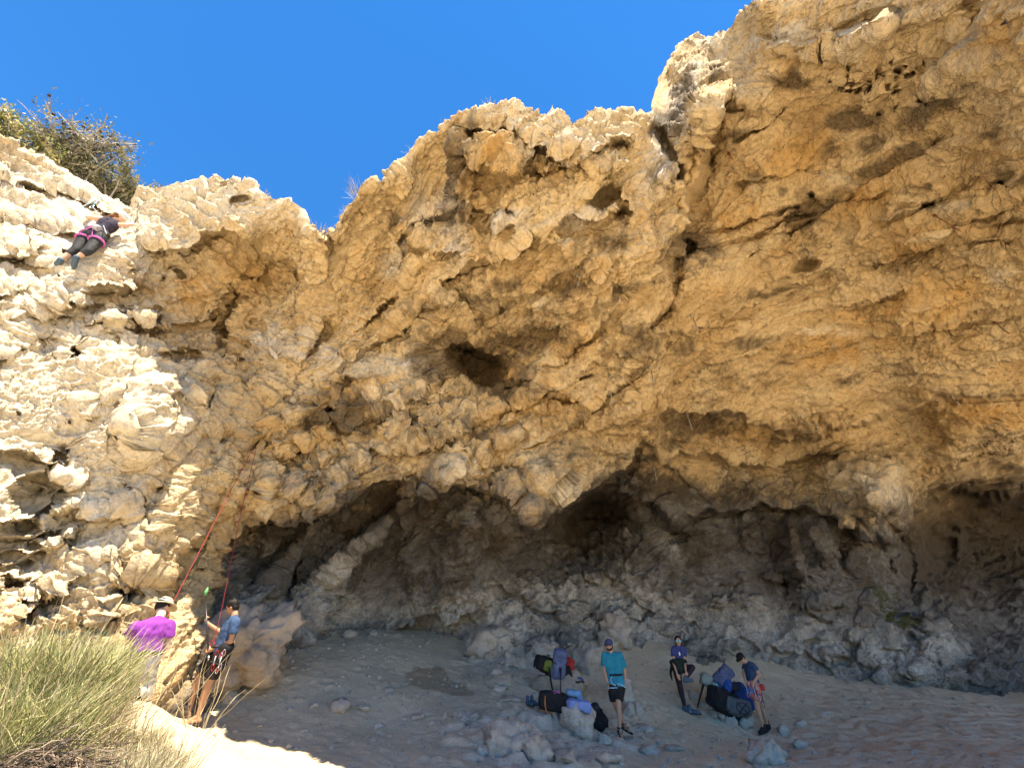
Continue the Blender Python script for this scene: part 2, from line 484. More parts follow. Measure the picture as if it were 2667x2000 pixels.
wob_p = np.stack([GX.ravel() / 38, GY.ravel() / 38, np.zeros(GX.size)], 1)
WX = GX + (perlin(wob_p) * 9 + perlin(wob_p * 3.1 + 5) * 4).reshape(GX.shape)      # ragged pixel coordinates for the edges
WY = GY + (perlin(wob_p + 31) * 9 + perlin(wob_p * 3.1 + 55) * 4).reshape(GX.shape)
D = cliff_rbf(GX / 100, GY / 100)

def ledge(pts, A, L=70, w=9, fade=0.12):
    """an edge: the side to the right hand of the line (below it when drawn left to right) lies A metres further back"""
    s = window(pts, L * 3.2)
    if s is None: return
    d, sd, al = polydist(pts, WX[s], WY[s])
    e = sstep(0, fade, al) * sstep(0, fade, 1 - al) if fade else 1
    pos = d * sd
    D[s] += A * e * np.where(pos > 0, sstep(0, w, pos) * np.exp(-np.maximum(pos - w, 0) / L), 0)
    D[s] -= 0.22 * A * e * np.where(pos <= 0, np.exp(pos / (L * .45)), np.exp(-pos / w * 3))

def groove(pts, w, A, fade=0.15):
    s = window(pts, w * 4)
    if s is None: return
    d, sd, al = polydist(pts, WX[s], WY[s])
    e = sstep(0, fade, al) * sstep(0, fade, 1 - al) if fade else 1
    D[s] += A * e * np.exp(-(d / w) ** 2)

def hole(x, y, rx, ry, A, ang=0, rim=0.0):
    A = min(A, 2.0 * min(rx, ry) / 115)
    s = window([(x, y)], max(rx, ry) * 1.6)
    if s is None: return
    c, sn = math.cos(math.radians(ang)), math.sin(math.radians(ang))
    sm = min(1.0, max(0.0, (min(rx, ry) - 10) / 20)); X, Y = GX[s] + (WX - GX)[s] * sm - x, GY[s] + (WY - GY)[s] * sm - y
    r = np.sqrt(((X * c + Y * sn) / rx) ** 2 + ((-X * sn + Y * c) / ry) ** 2)
    D[s] += A * sstep(1.0, 0.62, r)
    if rim: D[s] -= rim * np.exp(-((r - 1.1) / .22) ** 2)

def bulge(x, y, rx, ry, A, ang=0):
    A = A * (.4 if x > 1750 and y < 1000 else .8)
    s = window([(x, y)], max(rx, ry) * 1.4)
    if s is None: return
    c, sn = math.cos(math.radians(ang)), math.sin(math.radians(ang))
    X, Y = WX[s] - x, WY[s] - y
    r2 = ((X * c + Y * sn) / rx) ** 2 + ((-X * sn + Y * c) / ry) ** 2
    D[s] -= A * np.sqrt(np.clip(1 - r2, 0, 1)) * sstep(1, .8, r2)

def ridge(pts, ws, hs):
    """a rib standing proud of the wall, changing width and height along its line"""
    s = window(pts, max(ws) * 3)
    d, sd, al = polydist(pts, WX[s], WY[s])
    p_ = np.array(pts, float); c = np.concatenate([[0], np.cumsum(np.hypot(*np.diff(p_, axis=0).T))]); c /= c[-1]
    w = np.interp(al, c, ws); h = np.interp(al, c, hs)
    D[s] -= h * np.exp(-np.abs(d / w) ** 3)

# --- slanting rock fin and tufa ribs inside the cave
FIN = [Z6(820, 780), Z6(720, 870), Z6(600, 1010), Z6(450, 1130), Z6(370, 1200), Z6(300, 1290), Z6(240, 1400), Z6(195, 1530)]
ridge(FIN, [10, 11, 15, 20, 27, 40, 52, 58], [.3, .9, 1.5, 1.5, 1.3, 1.1, .9, .7])
ridge([(858, 1340), (800, 1400), (763, 1440), (730, 1490), (700, 1530)], [9, 12, 12, 14, 18], [.3, .8, .9, .8, .5])
ridge([Z7(1000, 880), Z7(1180, 990), Z7(1300, 1100), Z7(1380, 1210), Z7(1440, 1285)], [52, 50, 38, 22, 8], [.7, .8, .9, .8, .3])
ridge([Z7(1470, 1100), Z7(1540, 1190), Z7(1640, 1265)], [26, 18, 7], [.6, .8, .4])
ridge([Z7(1250, 1250), Z7(1310, 1340), Z7(1350, 1460)], [22, 22, 9], [.6, .7, .4])
ridge([Z7(745, 1160), Z7(760, 1330), Z7(805, 1480)], [16, 15, 12], [.5, .6, .4])
ridge([Z6(1100, 830), Z6(1080, 960), Z6(1010, 1120), Z6(960, 1250)], [26, 34, 40, 34], [.4, .5, .5, .3])
# --- cave lips
ledge([(540,1420),(620,1380),(690,1335),(740,1350),(800,1335),(880,1325),(928,1300),(970,1268),(1037,1245),(1090,1262)], 1.5, 90, 8)
ledge([(1060,1250),(1120,1300),(1180,1262),(1260,1275),(1327,1290),(1375,1362),(1394,1372),(1430,1330),(1452,1334),(1490,1300),(1534,1276),(1590,1235),(1640,1189),(1664,1131),(1700,1120)], 1.6, 80, 8)
ledge([(940,1655),(985,1640),(1060,1632),(1134,1612),(1206,1607),(1269,1550),(1307,1520),(1340,1445),(1352,1390)], 0.8, 60, 6)
ledge([(1690,1068),(1796,1073),(1878,1080),(1951,1077)], 1.1, 45, 7)
ledge([(1956,1090),(2038,1116),(2134,1118),(2231,1117),(2288,1090),(2390,1060),(2424,1030),(2560,1022),(2667,1012),(2800,1000)], 0.9, 60, 7, 0.06)
ledge([(1700,1180),(1772,1183),(1870,1180),(1941,1215),(2028,1212),(2134,1180),(2230,1175)], 0.7, 45, 7)
ledge([(1640,1290),(1700,1300),(1748,1366),(1806,1331),(1912,1326),(1990,1310),(2110,1322),(2182,1330),(2250,1400),(2320,1415),(2390,1418)], 1.0, 60, 7)
ledge([(2330,1450),(2345,1392),(2420,1300),(2480,1275),(2570,1290),(2667,1262),(2850,1240)], 2.0, 170, 9, 0.08)
ledge([(2300,1470),(2345,1395),(2375,1430),(2372,1500),(2360,1560)][::-1], -0.5, 40, 8)
# --- tufa curtains hanging in the cave
for (x, y, rx, ry, A, an) in [(2290,1290,70,120,0.9,-12),(2390,1385,26,52,0.7,-25),(2330,1480,22,48,0.6,5),(1745,1330,38,45,0.6,10),(2060,1450,26,80,0.6,-3),(2075,1500,24,40,0.5,0),
        (1385,1340,30,40,0.6,0),(1330,1270,45,40,0.5,0),(1115,1305,30,45,0.55,5),(1190,1420,70,120,0.7,14),(1090,1450,50,90,0.5,10),(1240,1300,40,30,0.4,0),
        (2140,1420,20,70,0.4,-10),(2205,1440,18,60,0.4,-14),(1955,1400,30,70,0.35,-5),(1620,1420,26,60,0.4,20),(1545,1430,20,60,0.35,10)]:
    bulge(x, y, rx, ry, A, an)
for (x, y, rx, ry, A) in [(2052,1505,40,26,0.7),(1570,1330,90,40,1.6),(1760,1400,40,34,1.0),(1930,1265,22,14,0.5),(2195,1420,16,60,0.5),(2440,1420,60,80,0.8),(1640,1360,40,30,.8)]:
    hole(x, y, rx, ry, A)
# --- dark recess in the middle of the face
hole(1235, 955, 95, 62, 0.9, 18); hole(1205, 905, 38, 28, .6, 10)
ledge([(1120,905),(1175,880),(1235,905),(1290,930),(1340,965),(1395,985)], 0.7, 60, 8)
ledge([(1150,935),(1190,960),(1215,990),(1260,1030),(1310,1055),(1350,1060)][::-1], 0.5, 40, 7)
groove([(1300,1020),(1350,1012),(1400,1025),(1440,1010),(1500,985),(1560,975)], 5, .5)
groove([(1350,1016),(1420,1035),(1480,1045),(1530,1040)], 4, .45)
# --- long ribs and ledges climbing to the right
for L_, A_ in [([(700,1215),(850,1135),(1000,1062),(1150,990),(1240,955)], .38), ([(760,1295),(950,1195),(1150,1125),(1330,1062),(1480,1000)], .32), ([(1330,1185),(1480,1095),(1600,1000),(1700,900),(1765,800)], .38), ([(830,990),(960,900),(1080,800),(1150,740)], .38),
               ([(1400,962),(1520,880),(1640,780),(1705,700)], .3), ([(620,1130),(720,1010),(800,900),(860,800)], .35), ([(900,880),(1000,790),(1080,700),(1120,640)], .28), ([(1180,860),(1300,790),(1420,740),(1540,660)], .28), ([(1560,1130),(1700,1030),(1850,960),(2050,900)], .3), ([(1900,1010),(2100,930),(2350,850),(2667,770)], .25)]:
    ledge(L_, A_, 55, 7, .2)
# --- centre buttress
ledge([(1130,770),(1145,725),(1180,715),(1230,690),(1290,675),(1310,650),(1340,655),(1370,610),(1385,590)], 0.55, 60, 7)        # roof over the scoop
ledge([(1090,560),(1150,548),(1200,545),(1260,575),(1300,590),(1340,580)], 0.35, 40, 6)
ledge([(1215,380),(1230,430),(1280,450),(1330,452),(1380,425),(1420,400)][::-1], -0.4, 40, 7)
ledge([(1370,430),(1420,440),(1480,425),(1530,400),(1580,370),(1620,365),(1650,400)], 0.45, 50, 7)
ledge([(1180,330),(1250,320),(1300,325),(1345,330),(1400,380),(1450,395),(1510,390)], 0.35, 60, 7)
bulge(1190, 450, 26, 130, 0.35, 4); bulge(1215, 500, 20, 80, .3, 0); bulge(1290, 395, 75, 60, .35); bulge(1580, 420, 60, 45, .3)
groove([(1345,330),(1370,370),(1400,400),(1440,420)], 6, .3)
hole(1318, 556, 26, 17, .5, -8); hole(1570, 520, 50, 32, .55, -20); hole(1622, 545, 20, 30, .3); hole(1165, 822, 9, 13, .5)
ledge([(1440,590),(1500,560),(1560,570),(1610,545),(1660,560)], 0.35, 45, 6)
ledge([(1010,640),(1050,600),(1080,640),(1160,650),(1210,660)], .3, 40, 6)
groove([(1200,540),(1250,560),(1300,610)], 7, .25)
bulge(1485, 640, 20, 26, .3); bulge(1720, 470, 18, 22, .25)
# arete between the buttress and the right roof
ledge([(1880,235),(1868,300),(1845,400),(1820,480),(1790,560),(1765,640),(1755,700)][::-1], 0.75, 75, 7, 0.1)
groove([(1775,640),(1760,690),(1770,740),(1740,800),(1700,860)], 12, .5)
groove([(1690,310),(1720,360),(1760,420),(1770,480)], 10, .35)
bulge(1790, 330, 34, 80, .35, 20); bulge(1770, 450, 30, 60, .3, 8)
# --- right roof
ledge([(1965,75),(2010,120),(2050,115),(2110,120),(2180,105),(2260,70),(2310,20)], -0.28, 60, 8)
ledge([(2545,-60),(2552,60),(2545,100),(2480,160),(2400,230)], 0.22, 60, 8)
groove([(1900,370),(1960,345),(2010,320),(2050,270)], 6, .25); groove([(1990,620),(2060,610),(2140,560),(2250,480),(2400,400),(2500,330)], 8, .22)
for k in range(46):
    x, y = 2300 + rng.normal() * 75, 215 + rng.normal() * 42
    r = 4 + 9 * rng.rand() ** 2
    hole(x, y, r * 1.3, r, .1 + .25 * rng.rand(), -25)
hole(2270, 185, 42, 18, .35, -18)
for (x, y, rx, ry, A) in [(2095,690-0,44,26,.45),(2115,505,26,22,.4),(2420,530,34,16,.45),(1790,650,34,24,.4),(2600,470,50,18,.35),(2050,540,40,14,.2),(1960,660,24,12,.25),(2480,590,30,14,.3)]:
    hole(x, y, rx, ry, A, -22)
for (x, y, rx, ry, A) in [(2110,500,18,14,.3),(1980,590,36,18,.2),(2345,570,80,34,.25),(2640,440,34,20,.25),(1560,700,30,20,.2),(2020,700,50,30,.2),(1900,860,60,24,.25),(2120,870,70,26,.2),(2400,950,80,22,.25)]:
    bulge(x, y, rx, ry, A, -20)
for k in range(26):                       # strata on the roof, running down to the left
    x, y = rng.uniform(1800, 2750), rng.uniform(430, 980)
    l = rng.uniform(70, 220); sl = -0.34 + 0.22 * (y - 430) / 550 + rng.normal() * .06
    ledge([(x - l, y - l * sl), (x - l * .4, y - l * .4 * sl + rng.normal() * 7), (x + l * .3, y + l * .3 * sl + rng.normal() * 7), (x + l, y + l * sl)], rng.uniform(.1, .28), rng.uniform(18, 40), 5, .3)
# --- left block and gully
ledge([(355,620),(420,640),(480,650),(540,610),(600,600),(640,610),(690,650),(740,665),(790,690),(822,715),(840,690)], 0.45, 70, 8)
ledge([(300,800),(360,830),(440,850),(520,840),(600,800)], .25, 40, 6)
ledge([(830,610),(850,640),(835,690),(820,730)][::-1], 0.4, 60, 8)
groove([(627,740),(610,790),(590,840),(580,890),(575,930)], 9, .5); groove([(800,720),(850,745),(900,755)], 8, .4)
for (x, y, rx, ry, A, an) in [(465,712,20,9,.6,30),(342,827,32,11,.7,0),(408,829,16,8,.5,0),(560,829,16,8,.6,0),(605,770,22,14,.7,-20),(427,724,6,6,.3,0),(625,520,32,12,.5,-15),(445,925,44,16,.7,-5),(200,920,30,34,.6,0),
        (265,1050,40,15,.6,0),(150,1190,26,14,.4,0),(110,1290,90,62,.42,-20),(180,1360,70,40,.35,-25),(330,1530,52,30,.6,-10),(300,1610,32,24,.5,0),(340,1150,20,50,.5,20),(620,940,20,10,.4,0),(730,930,30,20,.4,0),
        (400,1185,26,36,.5,30),(40,1450,40,16,.5,10),(30,1520,44,20,.5,10),(90,1420,26,10,.4,10),(1140,1040,50,16,.4,0),(850,1065,34,28,.8,0),(870,1110,30,20,.5,0),(1070,1100,26,30,.6,0),(900,1000,40,22,.5,0),(960,1180,40,20,.5,0)]:
    hole(x, y, rx, ry, A, an, .06)
for k in range(80):                      # weathering pockets over the left wall and block
    x, y = rng.uniform(-100, 760), rng.uniform(640, 1600)
    if y < 560 + .45 * max(0, x - 300) * 0: continue
    r = 4 + 11 * rng.rand() ** 3
    hole(x, y, r * rng.uniform(1, 2), r, .08 + r * .022, rng.uniform(-30, 30), .02)
for k in range(26):                       # rough bedding on the sunlit wall
    x, y = rng.uniform(-80, 420), rng.uniform(640, 1560)
    l = rng.uniform(50, 140); sl = rng.normal() * .14 - .05 - .35 * max(0, (y - 1150) / 450)
    ledge([(x - l, y - l * sl), (x - l * .3, y - l * .3 * sl + rng.normal() * 12), (x + l * .4, y + l * .4 * sl + rng.normal() * 12), (x + l, y + l * sl)], rng.uniform(.15, .4), rng.uniform(20, 50), 6, .3)
ledge([(-40,440),(60,480),(170,500),(230,520),(330,570)], .3, 30, 6); ledge([(-40,560),(80,590),(200,600),(280,640)], .3, 30, 6)
bulge(385, 1090, 60, 110, .55, 14); bulge(470, 1060, 34, 60, .3, 20); bulge(520, 1000, 26, 60, .3, 25)
ledge([(330,1760),(345,1640),(390,1580),(440,1500),(490,1400),(540,1310),(600,1220),(650,1130),(690,1080)], 0.55, 60, 7)      # edge where the sunlit ribs end
groove([(400,1300),(450,1230),(520,1150),(590,1080),(640,1030),(690,1000)], 9, .45)
groove([(240,1450),(330,1370),(420,1300)], 12, .35)
ledge([(0,1480),(90,1440),(200,1390),(270,1330)], .35, 40, 7); ledge([(20,1620),(150,1530),(240,1460),(330,1420)], .35, 40, 7)
groove([(560,830),(600,900),(560,990),(545,1060)], 8, .3)
# knobbly tufa band under the recess
for k in range(110):
    x = rng.uniform(690, 1680); y0 = np.interp(x, [690, 1000, 1300, 1680], [1180, 1090, 1120, 1060])
    y = y0 + rng.normal() * 75
    r = 6 + 13 * rng.rand()
    bulge(x, y, r, r * rng.uniform(1, 2.1), .03 + r * .006, rng.uniform(-25, 25))
for (x, y, rx, ry, A, an) in [(790,1210,20,34,.35,-20),(830,1190,18,30,.3,-10),(770,1250,16,30,.3,10),(1180,1212,22,14,.3,0),(1060,1265,30,22,.6,0),(1330,1140,46,18,.35,-32),(1410,1240,44,44,.4,0),(1460,1290,30,34,.35,0),(640,1190,24,80,.35,20),(600,1290,20,60,.3,25),(700,1250,20,50,.3,10)]:
    bulge(x, y, rx, ry, A, an)
# lower cave wall: rubble and slabs
for k in range(120):
    x = rng.uniform(1280, 2560); y = rng.uniform(1480, 1760)
    r = 8 + 26 * rng.rand() ** 2
    bulge(x, y, r * 1.3, r, .08 + r * .012, rng.uniform(-40, 40))
for k in range(40):
    x, y = rng.uniform(1300, 2500), rng.uniform(1500, 1760); l = rng.uniform(20, 60); sl = rng.uniform(-.2, .9)
    ledge([(x - l, y - l * sl), (x, y + rng.normal() * 8), (x + l, y + l * sl)], rng.uniform(.15, .4), 25, 5, .3)

# --- to world space, then rough it up along the surface normal
D = np.maximum(D, 0.6)
ra, rb = ray(GX, GY)
P3 = np.stack([ra * D, D, rb * D], -1)
bs = np.concatenate([[0.0], np.cumsum(0.03 * 1.1 ** np.arange(NB - 1))])          # plateau behind the skyline
top = P3[-1]
nzz = perlin(np.stack([top[:, 0] * .9, top[:, 1] * .9, np.zeros(NC)], 1)) * .15
thick = 2.6 * sstep(1980, 2120, gx)                          # the roof on the right is metres thick above its edge
rad_d = top[:, :2] / np.linalg.norm(top[:, :2], axis=1)[:, None]
back = np.stack([top[None, :, 0] + rad_d[None, :, 0] * bs[:, None], top[None, :, 1] + rad_d[None, :, 1] * bs[:, None],
                 top[None, :, 2] + .35 * (1 - np.exp(-bs[:, None] * 1.5)) * (.5 + nzz[None]) - .02 * bs[:, None] + thick[None] * (1 - np.exp(-bs[:, None] * 1.3 / np.maximum(thick[None], .3)))], -1)
ALL = np.concatenate([P3, back[1:]], 0)
NRT = ALL.shape[0]
GXA = np.concatenate([GX, np.repeat(GX[-1:], NB - 1, 0)], 0); GYA = np.concatenate([GY, np.repeat(GY[-1:], NB - 1, 0)], 0)

def normals(A):
    du = np.gradient(A, axis=1); dv = np.gradient(A, axis=0)
    n = np.cross(du, dv); n /= np.linalg.norm(n, axis=-1, keepdims=True) + 1e-9
    return n
def blur(A, k):
    for ax in (0, 1):
        c = np.cumsum(np.concatenate([np.repeat(A.take([0], ax), k + 1, ax), A, np.repeat(A.take([-1], ax), k, ax)], ax), axis=ax)
        n = A.shape[ax]
        A = (c.take(range(2 * k + 1, 2 * k + 1 + n), ax) - c.take(range(0, n), ax)) / (2 * k + 1)
    return A
Nn = normals(blur(ALL, 5))
cam_dir = -ALL / np.linalg.norm(ALL, axis=-1, keepdims=True)
flip = np.sign((Nn[:NR] * cam_dir[:NR]).sum(-1).mean())
Nn = Nn * flip
Q = ALL.reshape(-1, 3).astype(np.float32); Nf = Nn.reshape(-1, 3).astype(np.float32)
gxf, gyf = GXA.ravel(), GYA.ravel()
roofm = sstep(1780, 1950, gxf) * sstep(1120, 1020, gyf)                    # smooth right roof
leftm = sstep(760, 420, gxf)
knob = np.exp(-((gyf - 1110) / 190) ** 2) * sstep(600, 760, gxf) * sstep(1850, 1650, gxf)
cave = sstep(1240, 1420, gyf) * sstep(600, 720, gxf)
rimfade = 1 - 0.6 * np.exp(-((np.arange(NRT * NC) // NC - NR) / 40.0) ** 2)
W = Q + np.stack([perlin(Q * .8), perlin(Q * .8 + 40), perlin(Q * .8 + 80)], 1) * .45
EDGE = np.maximum(np.linalg.norm(np.gradient(ALL, axis=0), axis=-1), np.linalg.norm(np.gradient(ALL, axis=1), axis=-1))
EDGE = np.minimum(blur(EDGE, 2), .6).ravel()
w_hi = np.clip(.075 / EDGE, 0, 1); w_mid = np.clip(.20 / EDGE, 0, 1)      # where the mesh is stretched over a lip, leave the fine relief to the bump
disp = fbm(W * .42, 2) * .16 * rimfade
E1 = np.array([.62, -.42, .66], np.float32); E1 /= np.linalg.norm(E1)                # the bedding climbs to the right
WS = W - .5 * (W @ E1)[:, None] * E1[None]
bill = np.abs(perlin(WS * 1.2)) + .5 * np.abs(perlin(WS * 2.6 + 9)) + .25 * np.abs(perlin(WS * 5.8 + 3))
disp -= (bill - .45) * (.24 - .12 * roofm - .13 * leftm)                     # hollows between sharp crests
S = Q * np.array([1.0, 1.0, 1.35], np.float32) - .58 * (Q @ E1)[:, None] * E1[None]
S = S + np.stack([perlin(S * 1.6), perlin(S * 1.6 + 11), perlin(S * 1.6 + 23)], 1) * .30
fa = facets(S * 1.05 + 3, .42, .12) + .5 * w_mid * facets(S * 2.6 + 5, .44, .10) + .28 * w_hi * facets(S * 6.0 + 9, .46, .12)
disp += fa * (.62 - .30 * roofm + .10 * cave - .24 * leftm) * (.45 + .55 * sstep(-.25, .3, perlin(Q * .55 + 90)))      # angular broken blocks
f1b, f2b, ridb = worley(S * 4.3 + 7)
pz = sstep(-.1, .3, perlin(Q * .8 + 33))
pit = np.where(ridb > .70, sstep(.42, .16, f1b), 0) * pz
disp -= w_hi * pit * (.07 - .03 * roofm + .03 * knob)
disp += w_hi * (f1b - .5) * (.03 + .04 * knob) * (1 - .45 * roofm) * (1 - pz * .5)
disp += w_hi * np.where(ridb < .25, .45 - f1b, 0) * .05 * knob                      # drip-stone knobs
ac = gxf * .72 + gyf * .69; al_ = gxf * .69 - gyf * .72                       # ribs running up to the right, left of the cave
ribm = sstep(60, 260, gxf) * sstep(980, 760, gxf) * sstep(860, 1020, gyf)
rb = 1 - 2 * np.abs(perlin(np.stack([ac / 85, al_ / 420, Q[:, 1] * .25], 1))); rb2 = 1 - 2 * np.abs(perlin(np.stack([ac / 34, al_ / 200, Q[:, 1] * .4], 1) + 7))
disp += ribm * (rb * .16 * w_mid + rb2 * .06 * w_hi)
dgm = sstep(620, 800, gxf) * sstep(1820, 1650, gxf) * sstep(520, 680, gyf) * sstep(1420, 1280, gyf)
d1_ = gxf * .57 + gyf * .82; d2_ = gxf * .82 - gyf * .57
rd = 1 - 2 * np.abs(perlin(np.stack([d1_ / 95, d2_ / 480, Q[:, 1] * .22], 1) + 3)); rd2 = 1 - 2 * np.abs(perlin(np.stack([d1_ / 36, d2_ / 210, Q[:, 1] * .4], 1) + 13))
disp += dgm * (rd * .13 * w_mid + rd2 * .05 * w_hi)
rr = 1 - 2 * np.abs(perlin(np.stack([(gyf + .34 * gxf) / 60, (gxf - .34 * gyf) / 420, Q[:, 1] * .3], 1))); rr2 = perlin(np.stack([(gyf + .30 * gxf) / 20, (gxf - .3 * gyf) / 170, Q[:, 1] * .6], 1) + 4)
disp += w_mid * roofm * (rr * .05 + rr2 * .035 * w_hi)
wz = perlin(Q * .9 + 60) * .55 + perlin(Q * 2.7 + 61) * .16
st = Q[:, 2] * 2.2 + Q[:, 0] * .5 * leftm + wz * 1.8
sf = st - np.floor(st)
disp += (np.where(sf > .93, (1 - sf) / .07, sf / .93) - .5) * (.07 + .10 * leftm) * (1 - roofm) * sstep(-.3, .3, perlin(Q * .7 + 5))      # beds
st = (gyf + .30 * gxf) / 52 + wz * 1.3
sf = st - np.floor(st)
disp += (np.where(sf > .9, (1 - sf) / .1, sf / .9) - .5) * .055 * roofm * sstep(-.25, .35, perlin(Q * .8 + 15))
r4 = 1 - 2 * np.abs(perlin(W * 9.5 + 2)); r5 = 1 - 2 * np.abs(perlin(Q * 19 + 4)); r6 = perlin(Q * 40)
disp += w_hi * (r4 * .030 * (1 - .35 * roofm) + w_hi * (r5 * .016 + r6 * .007))
f1c, f2c, ridc = worley(Q * 11 + 3)
disp -= w_hi * np.where(ridc > .72, sstep(.40, .18, f1c), 0) * (.035 - .012 * roofm)
calm = 1 - .75 * np.exp(-((gxf - 235) / 95) ** 2 - ((gyf - 640) / 85) ** 2)          # even wall where the climber stands
disp = disp * calm
rough_here = np.clip(np.minimum(1.0, np.linalg.norm(Q, axis=1) / 6.0), .35, 1)
Q2 = Q + Nf * (disp * rough_here)[:, None]
smw = np.clip((EDGE - .10) / .15, 0, .75)[:, None]                            # solid, blunt edges where the sheet turns into a lip
for _ in range(2):
    Q2 = Q2 * (1 - smw) + blur(Q2.reshape(NRT, NC, 3), 1).reshape(-1, 3) * smw

# --- rock colours: grey dusted cave rock deepened for shade, black stain plus painted cave shade, ochre wash, pale crust, moss, ash-grey crust
px_w, py_w = gxf + perlin(Q * 1.3) * 22, gyf + perlin(Q * 1.3 + 50) * 22
def blob(x, y, rx, ry, ang=0):
    c, sn = math.cos(math.radians(ang)), math.sin(math.radians(ang)); X, Y = px_w - x, py_w - y
    return np.clip(1.25 - np.sqrt(((X * c + Y * sn) / rx) ** 2 + ((-X * sn + Y * c) / ry) ** 2) * .75, 0, 1)
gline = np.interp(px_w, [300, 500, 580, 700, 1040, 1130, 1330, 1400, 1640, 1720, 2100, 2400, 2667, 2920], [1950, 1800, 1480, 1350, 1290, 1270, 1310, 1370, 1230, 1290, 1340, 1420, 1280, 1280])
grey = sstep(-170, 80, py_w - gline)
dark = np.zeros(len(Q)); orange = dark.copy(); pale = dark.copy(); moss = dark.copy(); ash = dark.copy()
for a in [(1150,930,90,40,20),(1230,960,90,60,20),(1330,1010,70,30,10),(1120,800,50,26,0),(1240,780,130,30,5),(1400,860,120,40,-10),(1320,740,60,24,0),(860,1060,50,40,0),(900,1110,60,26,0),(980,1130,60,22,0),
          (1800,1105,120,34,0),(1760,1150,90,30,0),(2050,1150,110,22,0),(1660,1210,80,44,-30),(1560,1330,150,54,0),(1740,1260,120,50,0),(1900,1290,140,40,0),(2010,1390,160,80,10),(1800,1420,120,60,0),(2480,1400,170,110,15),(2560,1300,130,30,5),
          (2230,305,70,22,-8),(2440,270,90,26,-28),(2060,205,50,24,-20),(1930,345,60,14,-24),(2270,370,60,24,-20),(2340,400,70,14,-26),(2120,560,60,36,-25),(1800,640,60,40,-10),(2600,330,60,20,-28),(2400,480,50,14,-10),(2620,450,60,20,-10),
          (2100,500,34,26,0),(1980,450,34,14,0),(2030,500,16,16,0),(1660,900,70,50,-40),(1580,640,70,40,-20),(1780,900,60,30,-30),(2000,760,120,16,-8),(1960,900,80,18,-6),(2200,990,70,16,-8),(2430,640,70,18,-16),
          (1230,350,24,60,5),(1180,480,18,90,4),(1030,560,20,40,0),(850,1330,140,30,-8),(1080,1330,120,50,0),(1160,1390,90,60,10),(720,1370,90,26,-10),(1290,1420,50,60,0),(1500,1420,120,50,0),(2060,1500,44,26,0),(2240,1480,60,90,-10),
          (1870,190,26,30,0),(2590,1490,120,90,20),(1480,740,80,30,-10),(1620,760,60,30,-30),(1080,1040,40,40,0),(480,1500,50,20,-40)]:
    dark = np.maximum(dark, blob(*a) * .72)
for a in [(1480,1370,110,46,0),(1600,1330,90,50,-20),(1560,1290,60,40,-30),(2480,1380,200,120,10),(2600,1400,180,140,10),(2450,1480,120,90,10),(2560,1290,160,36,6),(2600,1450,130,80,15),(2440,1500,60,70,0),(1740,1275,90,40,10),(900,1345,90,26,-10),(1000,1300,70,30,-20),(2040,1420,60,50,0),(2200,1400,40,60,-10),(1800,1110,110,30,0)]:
    dark = np.maximum(dark, blob(*a) * 1.05)  # shade of the deep recesses and lips, painted near black
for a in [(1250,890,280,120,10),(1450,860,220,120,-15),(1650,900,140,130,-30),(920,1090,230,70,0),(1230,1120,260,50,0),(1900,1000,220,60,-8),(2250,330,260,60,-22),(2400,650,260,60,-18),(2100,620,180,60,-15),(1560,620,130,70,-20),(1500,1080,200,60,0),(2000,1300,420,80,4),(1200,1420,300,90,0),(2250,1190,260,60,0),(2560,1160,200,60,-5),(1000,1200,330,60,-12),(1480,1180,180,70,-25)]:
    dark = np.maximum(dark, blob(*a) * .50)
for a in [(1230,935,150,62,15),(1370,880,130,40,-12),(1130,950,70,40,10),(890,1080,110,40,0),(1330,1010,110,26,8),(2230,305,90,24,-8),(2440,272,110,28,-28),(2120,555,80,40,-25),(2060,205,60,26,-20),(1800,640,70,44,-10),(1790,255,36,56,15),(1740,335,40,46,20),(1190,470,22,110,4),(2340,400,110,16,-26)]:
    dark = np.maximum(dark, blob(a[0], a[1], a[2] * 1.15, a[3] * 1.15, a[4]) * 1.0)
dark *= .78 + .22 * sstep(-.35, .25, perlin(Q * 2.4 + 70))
for a in [(2230,520,220,44,-22),(2330,420,90,40,-30),(2600,60,60,90,0),(2400,780,300,60,-14),(2200,900,200,50,-10),(2050,420,130,60,-20),(1300,980,160,60,0),(1450,1050,140,50,0),(2560,1080,160,40,-4),(1950,1130,90,34,10),(760,1150,140,60,0),(1290,420,60,40,0),(1920,560,90,70,0),(2400,620,160,60,-20),(960,1000,120,60,0),(480,760,110,60,0),(1480,880,160,60,0)]:
    orange = np.maximum(orange, blob(*a) * .62)
for a in [(120,1000,300,560,0),(200,560,300,140,20),(520,520,220,60,0),(380,1100,120,140,0),(1420,340,260,60,8),(1300,280,160,40,0),(780,540,120,60,0),(1050,1040,120,40,0),(950,960,120,30,0),(1180,1215,60,20,0),(2450,600,120,20,-12),(2250,100,140,24,-18),(2640,460,60,20,-10),(2600,700,44,40,0),(1410,785,36,24,0),(2190,470,44,26,0),
          (1460,1270,60,50,0),(2240,1270,80,60,10),(2330,1310,50,90,-10),(2140,860,80,14,-6),(1850,110,60,40,40)]:
    pale = np.maximum(pale, blob(*a) * (1.0 if a[0] < 560 else .58))
for a in [(2290,1560,34,56,-18),(2360,1625,50,18,10),(2310,1600,30,30,0),(2180,1575,20,12,0)]:
    moss = np.maximum(moss, blob(*a) * .66)
